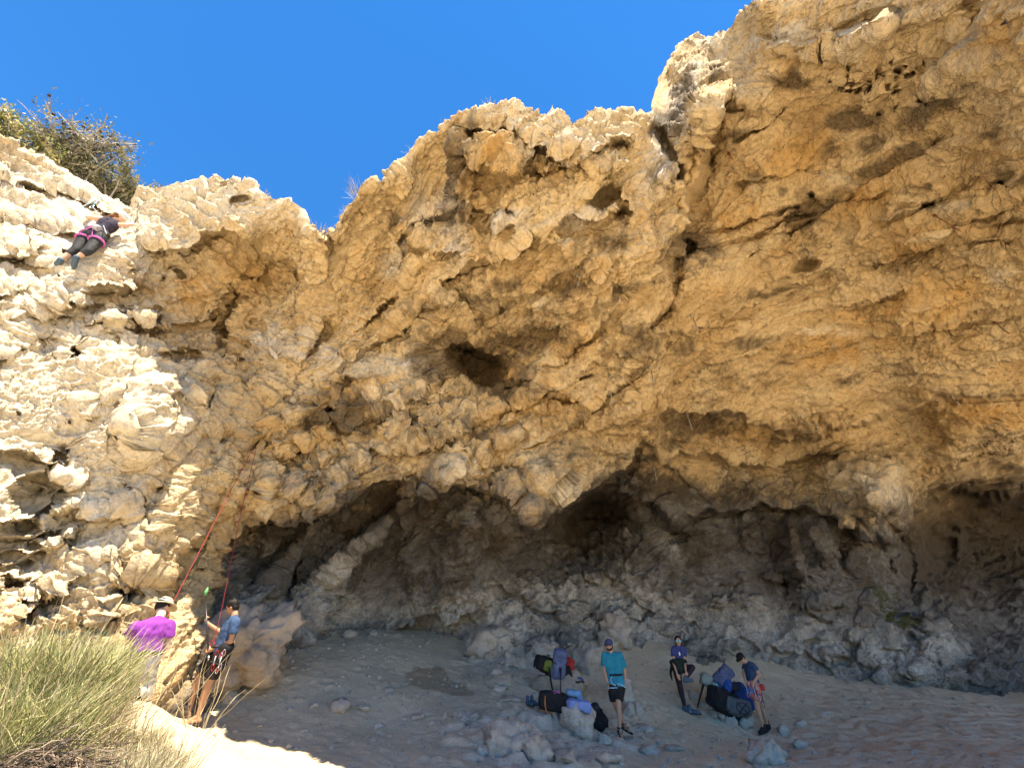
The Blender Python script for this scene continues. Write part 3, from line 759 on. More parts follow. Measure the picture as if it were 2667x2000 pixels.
for a in [(1760,300,44,110,20),(1800,240,40,60,10),(1720,420,50,80,30),(900,940,90,30,0),(1070,960,90,30,0),(760,870,60,30,0),(1100,560,40,60,0),(1030,680,30,60,10),(720,900,80,40,0),(2080,90,90,24,-10),(2450,530,90,16,-14),(1180,560,40,110,0),(1320,560,50,30,0),(1490,560,60,30,0),
          (1450,1560,120,60,0),(1350,1640,120,50,0),(1620,1640,200,60,10),(2000,1660,300,90,12),(2320,1710,180,60,14),(1640,1560,160,60,10),(1300,1580,140,60,0),(1130,1600,200,50,0),(900,1590,120,50,0),(1740,1420,26,40,-20),(2440,1690,90,50,20),(860,1490,26,150,42),(810,1600,60,70,20),(640,1640,100,90,0)]:
    ash = np.maximum(ash, blob(*a) * .7)
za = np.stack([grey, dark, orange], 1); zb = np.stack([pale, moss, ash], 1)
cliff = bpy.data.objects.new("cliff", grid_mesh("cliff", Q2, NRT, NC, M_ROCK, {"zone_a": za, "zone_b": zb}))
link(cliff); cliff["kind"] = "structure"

Q2g = Q2.reshape(NRT, NC, 3)
def on_cliff(px, py, out=0.0):
    """a point of the rock face as the photograph shows it, moved `out` metres off the rock"""
    i = int(np.clip(np.searchsorted(gx, px), 1, NC - 1)); j = int(np.argmin(np.abs(GY[:, i] - py)))
    p = Q2g[max(0, j - 2):j + 3, max(0, i - 2):i + 3].reshape(-1, 3).mean(0)
    v = Vector(p.tolist()); n = Vector(Nn[min(j, NRT - 1), i].tolist())
    return v + n * out
# ------------------------------------------------------------------ the sandy cave floor, out to the horizon
GP = [(505,1880,8.9),(910,2000,8.0),(1333,2000,8.6),(1600,1910,11.8),(1785,1850,13.3),(1985,1905,13.2),(2300,2000,10.0),(2667,2000,9.5),(2667,1850,15.5),(2400,1790,16.5),(2000,1740,16.0),(1780,1700,16.0),(1500,1740,14.3),(1250,1720,14.3),(1000,1640,15.5),(850,1660,13.2),
      (640,1800,10.0),(700,1950,8.6),(1100,1850,10.8),(1050,1700,13.0),(300,1790,7.4),(1150,1780,12.2),(1420,1800,12.4),(1420,1900,10.6),(1750,1950,11.2),(2100,1800,15.2),(2200,1900,13.0),(1650,1780,13.8),(1400,1640,15.6)]
gpts = [tuple(at(*g)) for g in GP]
gpts += [(0, 0, -1.65), (-3, 3, -1.6), (3, 3, -1.75), (0, 5, -1.68), (-6, 2, -1.4), (-9, 5, -.9), (10, 4, -1.8), (16, 10, -1.9), (18, 18, -1.6), (0, -8, -1.8), (-14, -4, -1.6), (14, -6, -1.9), (0, 24, 1.0), (12, 24, -1.0), (-10, 20, 1.0), (0, -30, -2.2), (-30, -10, -2), (30, -10, -2.2), (-30, 30, 0), (30, 30, -1)]
ga = np.array(gpts)
ground_rbf = RBF(ga[:, :2], ga[:, 2], 1.2)
def nonuni(a, b, fine, step_f, far):
    inner = np.arange(fine[0], fine[1] + 1e-6, step_f)
    out1 = fine[0] - np.geomspace(step_f, fine[0] - a, far); out2 = fine[1] + np.geomspace(step_f, b - fine[1], far)
    return np.concatenate([out1[::-1], inner, out2])
gxs = nonuni(-1500, 1500, (-8.5, 14.0), .036, 50); gys = nonuni(-1500, 1500, (6.0, 17.5), .036, 50)
XX, YY = np.meshgrid(gxs, gys)
Rr = np.hypot(XX, YY)
ZZ = ground_rbf(XX, YY)
ZZ = np.where(Rr > 28, ZZ + (-2.0 - ZZ) * sstep(28, 60, Rr), ZZ)
gp3 = np.stack([XX.ravel(), YY.ravel(), np.zeros(XX.size)], 1).astype(np.float32)
near = sstep(40, 20, Rr).ravel()
ab, bb_ = ray(0, 0)
depth_f = YY.ravel() * CP + ZZ.ravel() * SP
gpx = CX + FPX * XX.ravel() / np.maximum(depth_f, .5)
gpy = CY - FPX * (ZZ.ravel() * CP - YY.ravel() * SP) / np.maximum(depth_f, .5)
vis = (depth_f > 4)
lump = fbm(gp3 * .7, 3) * .05
rubble = sstep(1.0, 0.2, np.sqrt(((gpx - 1420) / 420) ** 2 + ((gpy - 1930) / 130) ** 2)) * vis          # rocky outcrop in the middle of the floor
rubble = np.maximum(rubble, sstep(1.0, .2, np.sqrt(((gpx - 1350) / 260) ** 2 + ((gpy - 1720) / 90) ** 2)) * vis * .8)
rubble = np.maximum(rubble, .35 * sstep(1.0, .2, np.sqrt(((gpx - 900) / 220) ** 2 + ((gpy - 1640) / 50) ** 2)) * vis)
bl = np.abs(perlin(gp3 * 1.6 + 3)) + .5 * np.abs(perlin(gp3 * 3.4 + 8)) + .25 * np.abs(perlin(gp3 * 7 + 1))
w1, w2, wr = worley(gp3 * np.array([1.9, 1.9, 1], np.float32) + np.stack([perlin(gp3 * 1.5), perlin(gp3 * 1.5 + 9), gp3[:, 2]], 1) * .4)
blocks = np.where(wr > .45, sstep(.03, .22, w2 - w1) * (.06 + .22 * (wr - .45)), 0)
lump += rubble * (bl * .16 + blocks - .05)
ripple = np.sin((XX.ravel() * .35 + YY.ravel() * 1.9 + perlin(gp3 * .55) * 2.6 + perlin(gp3 * 1.8) * .9) * 5.2)
fw1, fw2, fwr = worley(gp3 * np.array([2.9, 2.9, 1], np.float32) + 4.5)
foot = perlin(gp3 * 3.2 + 40)
prints = np.where(fwr > .45, sstep(.36, .2, fw1) - .5 * np.exp(-((fw1 - .4) / .06) ** 2), 0)
sand = sstep(1850, 2150, gpx) * vis
lump += sand * (ripple * .022 + np.abs(foot) * .05) + (1 - sand) * np.abs(foot) * .03
lump -= prints * .02 * (1 - rubble)
lump += perlin(gp3 * 8) * .012 + perlin(gp3 * 17) * .007
w1, w2, wr = worley(gp3 * np.array([6, 6, 1], np.float32))
lump += np.where(wr > .86, sstep(.34, .14, w1), 0) * .045 * (1 - .7 * sand)                 # half-buried stones
ZZf = ZZ.ravel() + lump * near
def pblob(x, y, rx, ry, ang=0):
    c, sn = math.cos(math.radians(ang)), math.sin(math.radians(ang)); X, Y = gpx + perlin(gp3 * 2.5) * 18 - x, gpy + perlin(gp3 * 2.5 + 9) * 8 - y
    return np.clip(1.25 - np.sqrt(((X * c + Y * sn) / rx) ** 2 + ((-X * sn + Y * c) / ry) ** 2) * .75, 0, 1) * vis
wet = np.maximum(pblob(1115, 1768, 60, 28, 6), pblob(1180, 1792, 54, 16, 14))
wet = np.maximum(wet, pblob(1130, 1772, 18, 8) * 1.0)
gz = np.stack([wet, np.clip(rubble, 0, 1), sand], 1)

def sand_material():
    t = NT("dusty_sand")
    z = t.attr("zone_a")
    base = t.ramp(t.noise(.8, 6, .6), [(.3, (.47, .38, .265)), (.5, (.56, .46, .32)), (.7, (.62, .52, .37))])
    base = t.mix(t.rng(z[2], 0, 1, 0, .6), base, (.50, .40, .295))
    base = t.mix(t.math('MULTIPLY', t.rng(t.noise(7, 6, .7), .5, .7), .35), base, (.60, .53, .43))
    rk = t.rng(t.math('ADD', z[1], t.math('MULTIPLY', t.math('SUBTRACT', t.noise(3, 6, .65), .5), 1.2)), .35, .7)
    base = t.mix(t.math('MULTIPLY', rk, .75), base, t.ramp(t.noise(4, 6, .65), [(.3, (.35, .30, .235)), (.5, (.50, .435, .35)), (.7, (.60, .53, .44))]))
    wt = t.rng(t.math('ADD', z[0], t.math('MULTIPLY', t.math('SUBTRACT', t.noise(5, 6, .65), .5), .5)), .44, .56)
    base = t.mix(t.math('MULTIPLY', wt, .85), base, (.30, .23, .145))
    sp = t.noise(26, 8, .72)
    base = t.mix(1.0, base, t.ramp(sp, [(.25, (.68, .67, .66)), (.5, (1, 1, 1)), (.78, (1.15, 1.14, 1.12))]), 'MULTIPLY')
    b = t.bump(t.noise(16, 8, .7), .8, .04); b = t.bump(t.noise(60, 5, .7), .6, .01, b)
    return t.done(base, .95, b)
M_SAND = sand_material()
ground = bpy.data.objects.new("ground", grid_mesh("ground", np.stack([XX.ravel(), YY.ravel(), ZZf], 1), len(gys), len(gxs), M_SAND, {"zone_a": gz}))
link(ground); ground["kind"] = "structure"
ZG = ZZf.reshape(XX.shape)
def gz_at(x, y):
    i = np.clip(np.searchsorted(gxs, x) - 1, 0, len(gxs) - 2); j = np.clip(np.searchsorted(gys, y) - 1, 0, len(gys) - 2)
    tx = (x - gxs[i]) / (gxs[i + 1] - gxs[i]); ty = (y - gys[j]) / (gys[j + 1] - gys[j])
    return float((ZG[j, i] * (1 - tx) + ZG[j, i + 1] * tx) * (1 - ty) + (ZG[j + 1, i] * (1 - tx) + ZG[j + 1, i + 1] * tx) * ty)
def on_ground(px, py):
    """where the line of sight of a pixel meets the floor"""
    a, b = ray(px, py)
    Y = 5.0
    while Y < 25 and b * Y > gz_at(a * Y, Y): Y += .05
    for _ in range(12): Y -= .005 * (1 if b * Y < gz_at(a * Y, Y) else -1)
    return Vector((float(a * Y), Y, gz_at(a * Y, Y)))
# ------------------------------------------------------------------ boulders and loose stones
def ico(sub):
    bm = bmesh.new(); bmesh.ops.create_icosphere(bm, subdivisions=sub, radius=1.0)
    V = np.array([v.co[:] for v in bm.verts], np.float32); F = np.array([[v.index for v in f.verts] for f in bm.faces], np.int32); bm.free()
    return V, F
ICO = {k: ico(k) for k in (2, 3, 4, 5)}
def rock_mesh(name, dim, seed, mat, sub=4, cuts=9, rough=1.0, shear=(0, 0), dents=()):
    """a stone: sphere cut by random planes, then weathered; dim = full width, depth, height"""
    r = np.random.RandomState(seed); V, F = ICO[sub]; V = V.copy(); rough = rough * 1.25
    for k in range(cuts):
        n = r.normal(size=3); n /= np.linalg.norm(n); d = r.uniform(.58, .92)
        e = V @ n - d; V = V - np.where(e > 0, e, 0)[:, None] * n * .93
    off = r.rand(3) * 50
    n0 = V / np.linalg.norm(V, axis=1)[:, None]
    V = V + n0 * (fbm(V * 1.3 + off, 2) * .14)[:, None]
    for (dx, dy, dz, rad, dep) in dents:
        q = np.array([dx, dy, dz]); dd = np.linalg.norm(n0 - q / np.linalg.norm(q), axis=1)
        V = V - n0 * (dep * sstep(rad, rad * .5, dd))[:, None]
    V = V * np.array(dim, np.float32) / 2
    V[:, 0] += V[:, 2] * shear[0]; V[:, 1] += V[:, 2] * shear[1]
    sc = max(dim)
    f1, f2, rid = worley(V * 5.0 / max(sc, .5) + off)
    h = (np.abs(perlin(V * 3.2 / sc + off)) - .2) * .10 * sc + (np.minimum(f2 - f1, .4) - .2) * .07 * sc - np.where(rid > .7, sstep(.4, .15, f1), 0) * .05 * sc
    h += facets(V * 4.2 / sc + off, .10 * sc, .05 * sc) * .6
    h += (1 - 2 * np.abs(perlin(V * 9 / sc + off))) * .018 * sc + perlin(V * 22 / sc + off) * .008 * sc
    V = V + n0 * (h * rough)[:, None]
    return np_mesh(name, V, F, mat)
def stone(name, label, px, py, dim, mat=None, seed=1, sink=.25, rz=0, sub=4, group=None, cat="rock", Y=None, z=None, **k):
    me = rock_mesh(name, dim, seed, mat or M_STONE, sub, **k)
    o = bpy.data.objects.new(name, me); link(o)
    p = on_ground(px, py) if Y is None else at(px, py, Y)
    if Y is not None and z is None: p.z = gz_at(p.x, p.y)
    if z is not None: p.z = z
    o.location = (p.x, p.y + dim[1] * .3, p.z + dim[2] * (.5 - sink))
    o.rotation_euler = (0, 0, rz)
    return tag(o, label, cat, group)

# big boulder behind the man in the blue shirt
bo = bpy.data.objects.new("boulder", rock_mesh("boulder", (2.35, 1.5, 1.35), 41, M_STONET, 5, cuts=12, rough=1.3, shear=(.15, 0)))
link(bo); p_ = at(618, 1692, 9.75); bo.location = p_; bo.rotation_euler = (.1, -.33, .25)
tag(bo, "largest boulder, grey-tan, leaning behind the man with the black pole", "boulder")

stone("boulder", "pale boulder with the light blue shirt lying on top", 1515, 1925, (.78, .62, .66), M_STONEP, 12, .12, .3, cuts=6, dents=((.2, -.9, -.3, .45, .16), (.75, -.6, -.35, .3, .16)))
BAGROCK = stone("boulder", "broad low boulder under the heap of rucksacks", 1462, 1815, (1.35, .8, .62), M_STONET, 15, .2, .1, cuts=6, dents=((-.5, -.8, -.4, .5, .12),))
stone("boulder", "craggy grey boulder with a dark hollow foot at the bottom of the picture", 1335, 1960, (.95, .7, .62), M_STONE, 19, .38, .8, cuts=6, rough=1.5, dents=((-.2, -.9, -.5, .4, .18), (.4, -.8, .3, .35, .14)))
stone("rock", "wedge of grey rock leaning right of the craggy hollow boulder", 1404, 1975, (.5, .45, .45), M_STONE, 23, .35, .2, shear=(-.35, .1))
stone("rock", "small white stone at the foot of the craggy hollow boulder", 1262, 1966, (.32, .25, .16), M_STONEP, 25, .2, .1, sub=3)
stone("rock", "jagged rock left of the craggy hollow boulder", 1214, 1885, (.58, .45, .3), M_STONE, 29, .35, .5, rough=1.5)
stone("rock", "small white stone right of the boulder with the shirt", 1576, 1940, (.3, .25, .2), M_STONEP, 31, .2, .7, sub=3)
stone("slab", "flat slab right of the sandals of the man in teal", 1676, 1902, (.52, .4, .16), M_STONEP, 33, .4, .2, sub=3)
stone("rock", "tall leaning rock right behind the man in teal", 1634, 1838, (.42, .36, .74), M_STONEP, 35, .2, .2, shear=(-.1, .1))
stone("rock", "pale rock between the legs of the man in teal and the tall leaning rock", 1640, 1862, (.34, .3, .34), M_STONEP, 37, .2, .9, sub=3)
stone("rock", "little pale rock right of the tall leaning rock", 1664, 1858, (.26, .24, .26), M_STONEP, 39, .2, .3, sub=3)
stone("boulder", "blue-grey upright boulder between the rucksack heap and the man in teal", 1540, 1752, (.88, .7, 1.1), M_STONE, 43, .2, .4, cuts=7, rough=1.3)
stone("boulder", "pale knobbly boulder behind the head of the man in teal", 1612, 1690, (.95, .8, 1.3), M_STONE, 47, .25, .1, cuts=7, rough=1.3, dents=((-.1, -.9, .3, .35, .2),))
stone("boulder", "wedge shaped boulder with a deep hollow in the middle of the cave floor", 1258, 1712, (1.75, 1.0, 1.0), M_STONE, 53, .25, .0, cuts=6, shear=(.55, 0), dents=((.12, -.98, .1, .34, .34), (-.7, -.7, .1, .4, .14)))
stone("rock", "rough rock in front of the hollowed wedge boulder", 1330, 1735, (.8, .6, .45), M_STONE, 57, .35, .6, rough=1.4)
stone("rock", "long low rock against the back wall behind the blue-grey upright boulder", 1420, 1700, (1.0, .7, .45), M_STONE, 59, .35, .2, rough=1.2)
stone("boulder", "largest white rock on the sand in front of the man with red pouch", 2016, 1988, (.82, .55, .46), M_STONEP, 61, .28, .3, cuts=8, shear=(.2, 0))
stone("rock", "pale stone beside the black shoes of the man with red pouch", 2046, 1914, (.34, .25, .24), M_STONEP, 63, .2, .4, sub=3)
stone("rock", "white stone farther up the sand right of the man with red pouch", 2090, 1892, (.3, .22, .18), M_STONEP, 65, .2, .2, sub=3)
stone("rock", "flat pale stone right of the largest white rock", 2092, 1948, (.38, .28, .2), M_STONEP, 67, .3, .6, sub=3)
stone("stone", "small upright stone alone on the rippled sand", 2262, 1838, (.12, .1, .16), M_STONEP, 69, .15, .1, sub=3)
stone("stone", "small flat stone alone on the rippled sand", 2153, 1858, (.22, .14, .08), M_STONEP, 71, .2, .1, sub=3)
# wall of stones carrying the second heap of rucksacks
for i, (zx, zy, d, lab, sd) in enumerate([(750, 1080, (.34, .3, .26), "block under the left end of the black rucksack", 73), (765, 1150, (.28, .22, .18), "lowest stone under the left end of the black rucksack", 75), (855, 1190, (.24, .22, .28), "upright stone under the middle of the black rucksack", 77),
        (1030, 1130, (.62, .36, .2), "long flat stone under the right end of the black rucksack", 79), (975, 1260, (.3, .24, .26), "stone below the long flat stone of the pile", 81), (1150, 1270, (.52, .36, .32), "slanting block at the right end of the stone pile", 83),
        (400, 930, (.4, .34, .3), "stone just right of the standing leg of the woman", 85), (500, 930, (.22, .2, .3), "narrow upright stone left of the leaning pole", 87), (545, 945, (.2, .2, .26), "stone beside the top of the leaning pole's shadow side", 89), (640, 1040, (.3, .26, .2), "stone at the foot of the leaning black pole", 91)]):
    x, y = ZC(zx, zy); stone("rock", lab, x, y, d, M_STONEP, sd, .12, i * .7, sub=3, group="stones piled under the second heap")
# stones on the left floor
for (x, y, d, lab, sd) in [(588, 1826, (.42, .3, .26), "wedge of stone under the overhanging edge of the largest boulder", 101), (640, 1806, (.3, .22, .14), "small stone in the shade under the largest boulder", 103), (816, 1842, (.2, .16, .13), "lone small stone left of the two pale floor rocks", 105), (880, 1848, (.55, .4, .22), "larger of two pale rocks on the open floor", 107),
        (940, 1850, (.36, .28, .14), "flatter of two pale rocks on the open floor", 109), (1010, 1800, (.28, .2, .12), "small stone left of the wet patch", 111), (985, 1896, (.2, .15, .1), "small stone on the open floor below the flatter pale rock", 113), (1085, 1875, (.34, .25, .14), "low stone between the wet patch and the craggy boulder", 115),
        (1300, 1800, (.5, .36, .2), "low slab behind the pair of dark shoes", 117), (1330, 1828, (.62, .4, .16), "flat rock right behind the pair of dark shoes", 119), (1290, 1755, (.4, .3, .16), "white flat stone right of the wet patch", 121), (905, 1660, (.5, .4, .3), "rock at the foot of the slanting rock column", 123), (965, 1655, (.35, .3, .22), "rock right of the column's foot rock", 125),
        (1760, 1955, (.4, .3, .12), "flat stone low on the floor between the man in teal and the white rock", 127), (1700, 1960, (.5, .35, .14), "half buried slab below the sandals of the man in teal", 129), (1480, 1985, (.6, .4, .24), "rock at the bottom edge under the shirt boulder", 131), (1590, 1985, (.5, .4, .2), "rock at the bottom edge right of the shirt boulder", 133)]:
    stone("rock", lab, x, y, d, M_STONEP if sd % 4 == 1 else M_STONE, sd, .3, sd * .37, sub=3)

# gravel: too many to count
def gravel():
    r = np.random.RandomState(5); V0, F0 = ico(1); Vs = []; Fs = []; n = 0
    for k in range(2600):
        px, py = r.uniform(480, 2667), r.uniform(1690, 1998)
        if px > 2050 and r.rand() < .75: continue
        Y = np.interp(py, [1690, 1780, 1850, 1920, 2000], [15.5, 13, 11.8, 10.5, 8.6]) + r.uniform(-.4, .4)
        a, b = ray(px, py); x = float(a * Y); z = gz_at(x, Y); s = .010 + .05 * r.rand() ** 4
        V = V0 * (1 + .35 * (r.rand(len(V0), 1) - .5)) * np.array([s * r.uniform(.8, 1.5), s * r.uniform(.8, 1.4), s * r.uniform(.5, .9)])
        th = r.rand() * 6.3; c, sn = math.cos(th), math.sin(th)
        V = np.stack([V[:, 0] * c - V[:, 1] * sn + x, V[:, 0] * sn + V[:, 1] * c + Y, V[:, 2] + z + s * .2], 1)
        Vs.append(V); Fs.append(F0 + n); n += len(V)
    o = bpy.data.objects.new("gravel", np_mesh("gravel", np.concatenate(Vs), np.concatenate(Fs), M_STONE, smooth=False))
    link(o); tag(o, "loose pale gravel scattered over the cave floor", "gravel", kind="stuff")
gravel()

# ------------------------------------------------------------------ plants
def leaf_material(name, stops, rough=.7, trans=.0):
    t = NT(name); a = t.attr("tint")
    c = t.ramp(a[0], stops)
    return t.done(c, rough)
M_GREEN = leaf_material("olive_foliage", [(0, (.07, .078, .035)), (.5, (.19, .19, .095)), (1, (.34, .32, .20))])
M_BROOM = leaf_material("green_broom", [(0, (.13, .14, .05)), (.4, (.26, .28, .10)), (.7, (.41, .39, .18)), (1, (.60, .52, .33))])
M_GREYG = leaf_material("grey_green_stems", [(0, (.18, .165, .10)), (.4, (.34, .32, .19)), (.7, (.48, .42, .26)), (1, (.62, .53, .38))])
M_DRY = leaf_material("dry_straw", [(0, (.22, .16, .09)), (.5, (.42, .33, .19)), (1, (.60, .50, .32))])
M_DEAD = leaf_material("dead_twigs", [(0, (.035, .025, .02)), (.6, (.10, .072, .05)), (1, (.32, .25, .19))])
M_BARK = leaf_material("grey_bark", [(0, (.14, .12, .10)), (.5, (.28, .25, .22)), (1, (.48, .44, .40))])
M_CONE = plain("dark_cones", (.035, .025, .02), .8)

def ribbons(name, base, dirs, length, width, bend, seed, mat, segs=4, parent=None, tint=None, tube=False):
    """thin stems: base (n,3), dirs (n,3), length (n,), bend (n,3) added along the square of the height"""
    r = np.random.RandomState(seed); n = len(base)
    t = np.linspace(0, 1, segs + 1)
    C = base[:, None] + dirs[:, None] * (length[:, None] * t[None])[..., None] + bend[:, None] * (t[None] ** 2)[..., None]
    C[:, 1:-1] += r.normal(size=(n, segs - 1, 3)) * (length[:, None, None] * .02)
    w = (width[:, None] * np.array([1] * segs + [.35])[None]) / 2
    s = np.cross(dirs, r.normal(size=(n, 3))); s /= np.linalg.norm(s, axis=1)[:, None] + 1e-9
    u = np.cross(dirs, s)
    k = 3 if tube else 2
    offs = [s * math.cos(2 * math.pi * i / 3) + u * math.sin(2 * math.pi * i / 3) for i in range(3)] if tube else [s, -s]
    V = np.stack([C + offs[i][:, None] * w[..., None] for i in range(k)], 2).reshape(-1, 3)
    per = (segs + 1) * k; F = []
    for j in range(segs):
        for i in range(k if tube else 1):
            F.append([j * k + i, j * k + (i + 1) % k, (j + 1) * k + (i + 1) % k, (j + 1) * k + i])
    F = (np.array(F)[None] + (np.arange(n) * per)[:, None, None]).reshape(-1, 4)
    ti = r.rand(n) if tint is None else tint
    A = np.repeat(ti, per)[:, None] * np.ones((1, 3))
    o = bpy.data.objects.new(name, np_mesh(name, V, F, mat, {"tint": A.astype(np.float32)}, smooth=False))
    return link(o, parent)

def unit(v): return v / (np.linalg.norm(v, axis=1)[:, None] + 1e-9)

def tuft(name, label, cat, c, rx, ry, h, n, mat, seed, spread=.5, width=.006, droop=.25, lean=(0, 0), stems=0, stem_mat=None, group=None, vol=.62, segs=3, lmin=.16, lmax=.42):
    """a clump of stems growing out of a footprint; some start higher up, so the clump is full"""
    r = np.random.RandomState(seed); e = empty(name, c); tag(e, label, cat, group)
    a = r.rand(n) * 6.283; q = np.sqrt(r.rand(n))
    b = np.stack([np.cos(a) * q * rx, np.sin(a) * q * ry, r.rand(n) ** 1.5 * h * vol], 1)
    d = np.stack([np.cos(a) * q * spread + lean[0], np.sin(a) * q * spread + lean[1], np.ones(n)], 1) + r.normal(size=(n, 3)) * .34
    d = unit(d); L = h * r.uniform(lmin, lmax, n) * (1 - .3 * q ** 2)
    bend = np.stack([d[:, 0], d[:, 1], -np.abs(r.normal(size=n)) * .6], 1) * (L * droop * r.rand(n))[:, None]
    ribbons("foliage", b, d, L, width * r.uniform(.6, 1.3, n), bend, seed, mat, segs, e)
    if stems:
        a = r.rand(stems) * 6.283; q = np.sqrt(r.rand(stems))
        b = np.stack([np.cos(a) * q * rx * .8, np.sin(a) * q * ry * .8, np.zeros(stems)], 1)
        d = unit(np.stack([np.cos(a) * q * spread * .9 + lean[0], np.sin(a) * q * spread * .9 + lean[1], np.ones(stems)], 1) + r.normal(size=(stems, 3)) * .15)
        L = h * r.uniform(.7, 1.15, stems)
        ribbons("stems", b, d, L, r.uniform(.005, .011, stems), d * 0 + r.normal(size=(stems, 3)) * .08, seed + 1, stem_mat or M_DRY, 5, e, tube=True)
    return e

def spot(px, py, Y):
    p = at(px, py, Y); return Vector((p.x, p.y, gz_at(p.x, p.y) - .03))

def heap(name, label, cat, c, rx, ry, h, n, mat, seed, flow=(1, .1), width=.008, group=None):
    """a fallen mass of arching twigs"""
    r = np.random.RandomState(seed); e = empty(name, c); tag(e, label, cat, group)
    a = r.rand(n) * 6.283; q = np.sqrt(r.rand(n))
    x, y = np.cos(a) * q * rx, np.sin(a) * q * ry
    z = h * (1 - q ** 2) * r.uniform(.15, 1, n)
    th = r.normal(size=n) * .45
    d = unit(np.stack([flow[0] * np.cos(th), np.sin(th) + flow[1], .35 + .35 * r.normal(size=n)], 1))
    L = r.uniform(.25, .7, n)
    ribbons("twigs", np.stack([x - d[:, 0] * L * .5, y - d[:, 1] * L * .5, z], 1), d, L, width * r.uniform(.5, 1.4, n), np.stack([r.normal(size=n) * .05, r.normal(size=n) * .05, -L * r.uniform(.2, .7, n)], 1), seed, mat, 5, e, tube=True)
    return e

# foreground thicket, bottom left
tuft("broom_shrub", "bright green broom bush at the left edge, highest of the thicket", "bush", spot(60, 1900, 5.2), .75, .6, 1.25, 11000, M_BROOM, 11, .5, .005, .2, stems=60)
tuft("broom_shrub", "yellow-green bush filling the left edge below the highest bush", "bush", spot(-40, 1950, 4.5), .7, .55, 1.1, 8500, M_BROOM, 12, .55, .005, .25, stems=40)
tuft("grey_shrub", "upright grey-green bush in the middle of the thicket", "bush", spot(150, 1900, 5.5), .45, .45, .95, 8500, M_GREYG, 13, .45, .0045, .15, stems=70, stem_mat=M_GREYG)
tuft("grey_shrub", "grey-green bush hiding the legs of the man in purple", "bush", spot(352, 1930, 6.0), .34, .34, .30, 3200, M_GREYG, 14, .45, .0045, .2, stems=45)
tuft("grey_shrub", "loose grey-green bush at the right end of the thicket", "bush", spot(375, 2010, 5.3), .36, .36, .48, 5000, M_GREYG, 15, .55, .0045, .3, stems=60)
tuft("grey_shrub", "grey-green bush at the bottom edge right of the dead twigs", "bush", spot(270, 2060, 4.6), .55, .45, .70, 6500, M_GREYG, 16, .55, .0045, .3, stems=50)
heap("dead_shrub", "collapsed heap of dark dead twigs in front of the green bushes", "dead bush", spot(95, 2080, 4.2) + Vector((0, 0, .2)), .62, .45, .5, 2200, M_DEAD, 17)
tuft("dry_grass", "tall straw coloured grass among the green bushes at the left edge", "grass", spot(95, 1960, 4.9), .7, .45, 1.0, 2600, M_DRY, 23, .5, .0045, .35)
tuft("dry_grass", "straw coloured grass clump at the bottom left corner", "grass", spot(80, 2160, 3.6), .55, .35, .55, 2200, M_DRY, 18, .8, .006, .6)
tuft("dry_grass", "straw coloured grass clump at the bottom edge beside the sunlit sand", "grass", spot(330, 2100, 4.6), .40, .32, .42, 1800, M_DRY, 19, .8, .006, .5)
tuft("dry_grass", "thin dry grass against the sunlit wall left of the man in purple", "grass", spot(220, 1800, 6.9), .4, .3, .7, 700, M_DRY, 20, .35, .005, .3)
tuft("dry_stalks", "few bare pale stalks in front of the feet of the man with black pole", "stalks", spot(500, 1930, 7.6), .22, .15, .85, 10, M_DRY, 21, .5, .006, .2, stems=12)
tuft("dry_stalks", "bare pale stalks crossing the purple shirt", "stalks", spot(368, 1860, 6.3), .25, .15, 1.0, 10, M_DRY, 22, .5, .006, .2, stems=18)

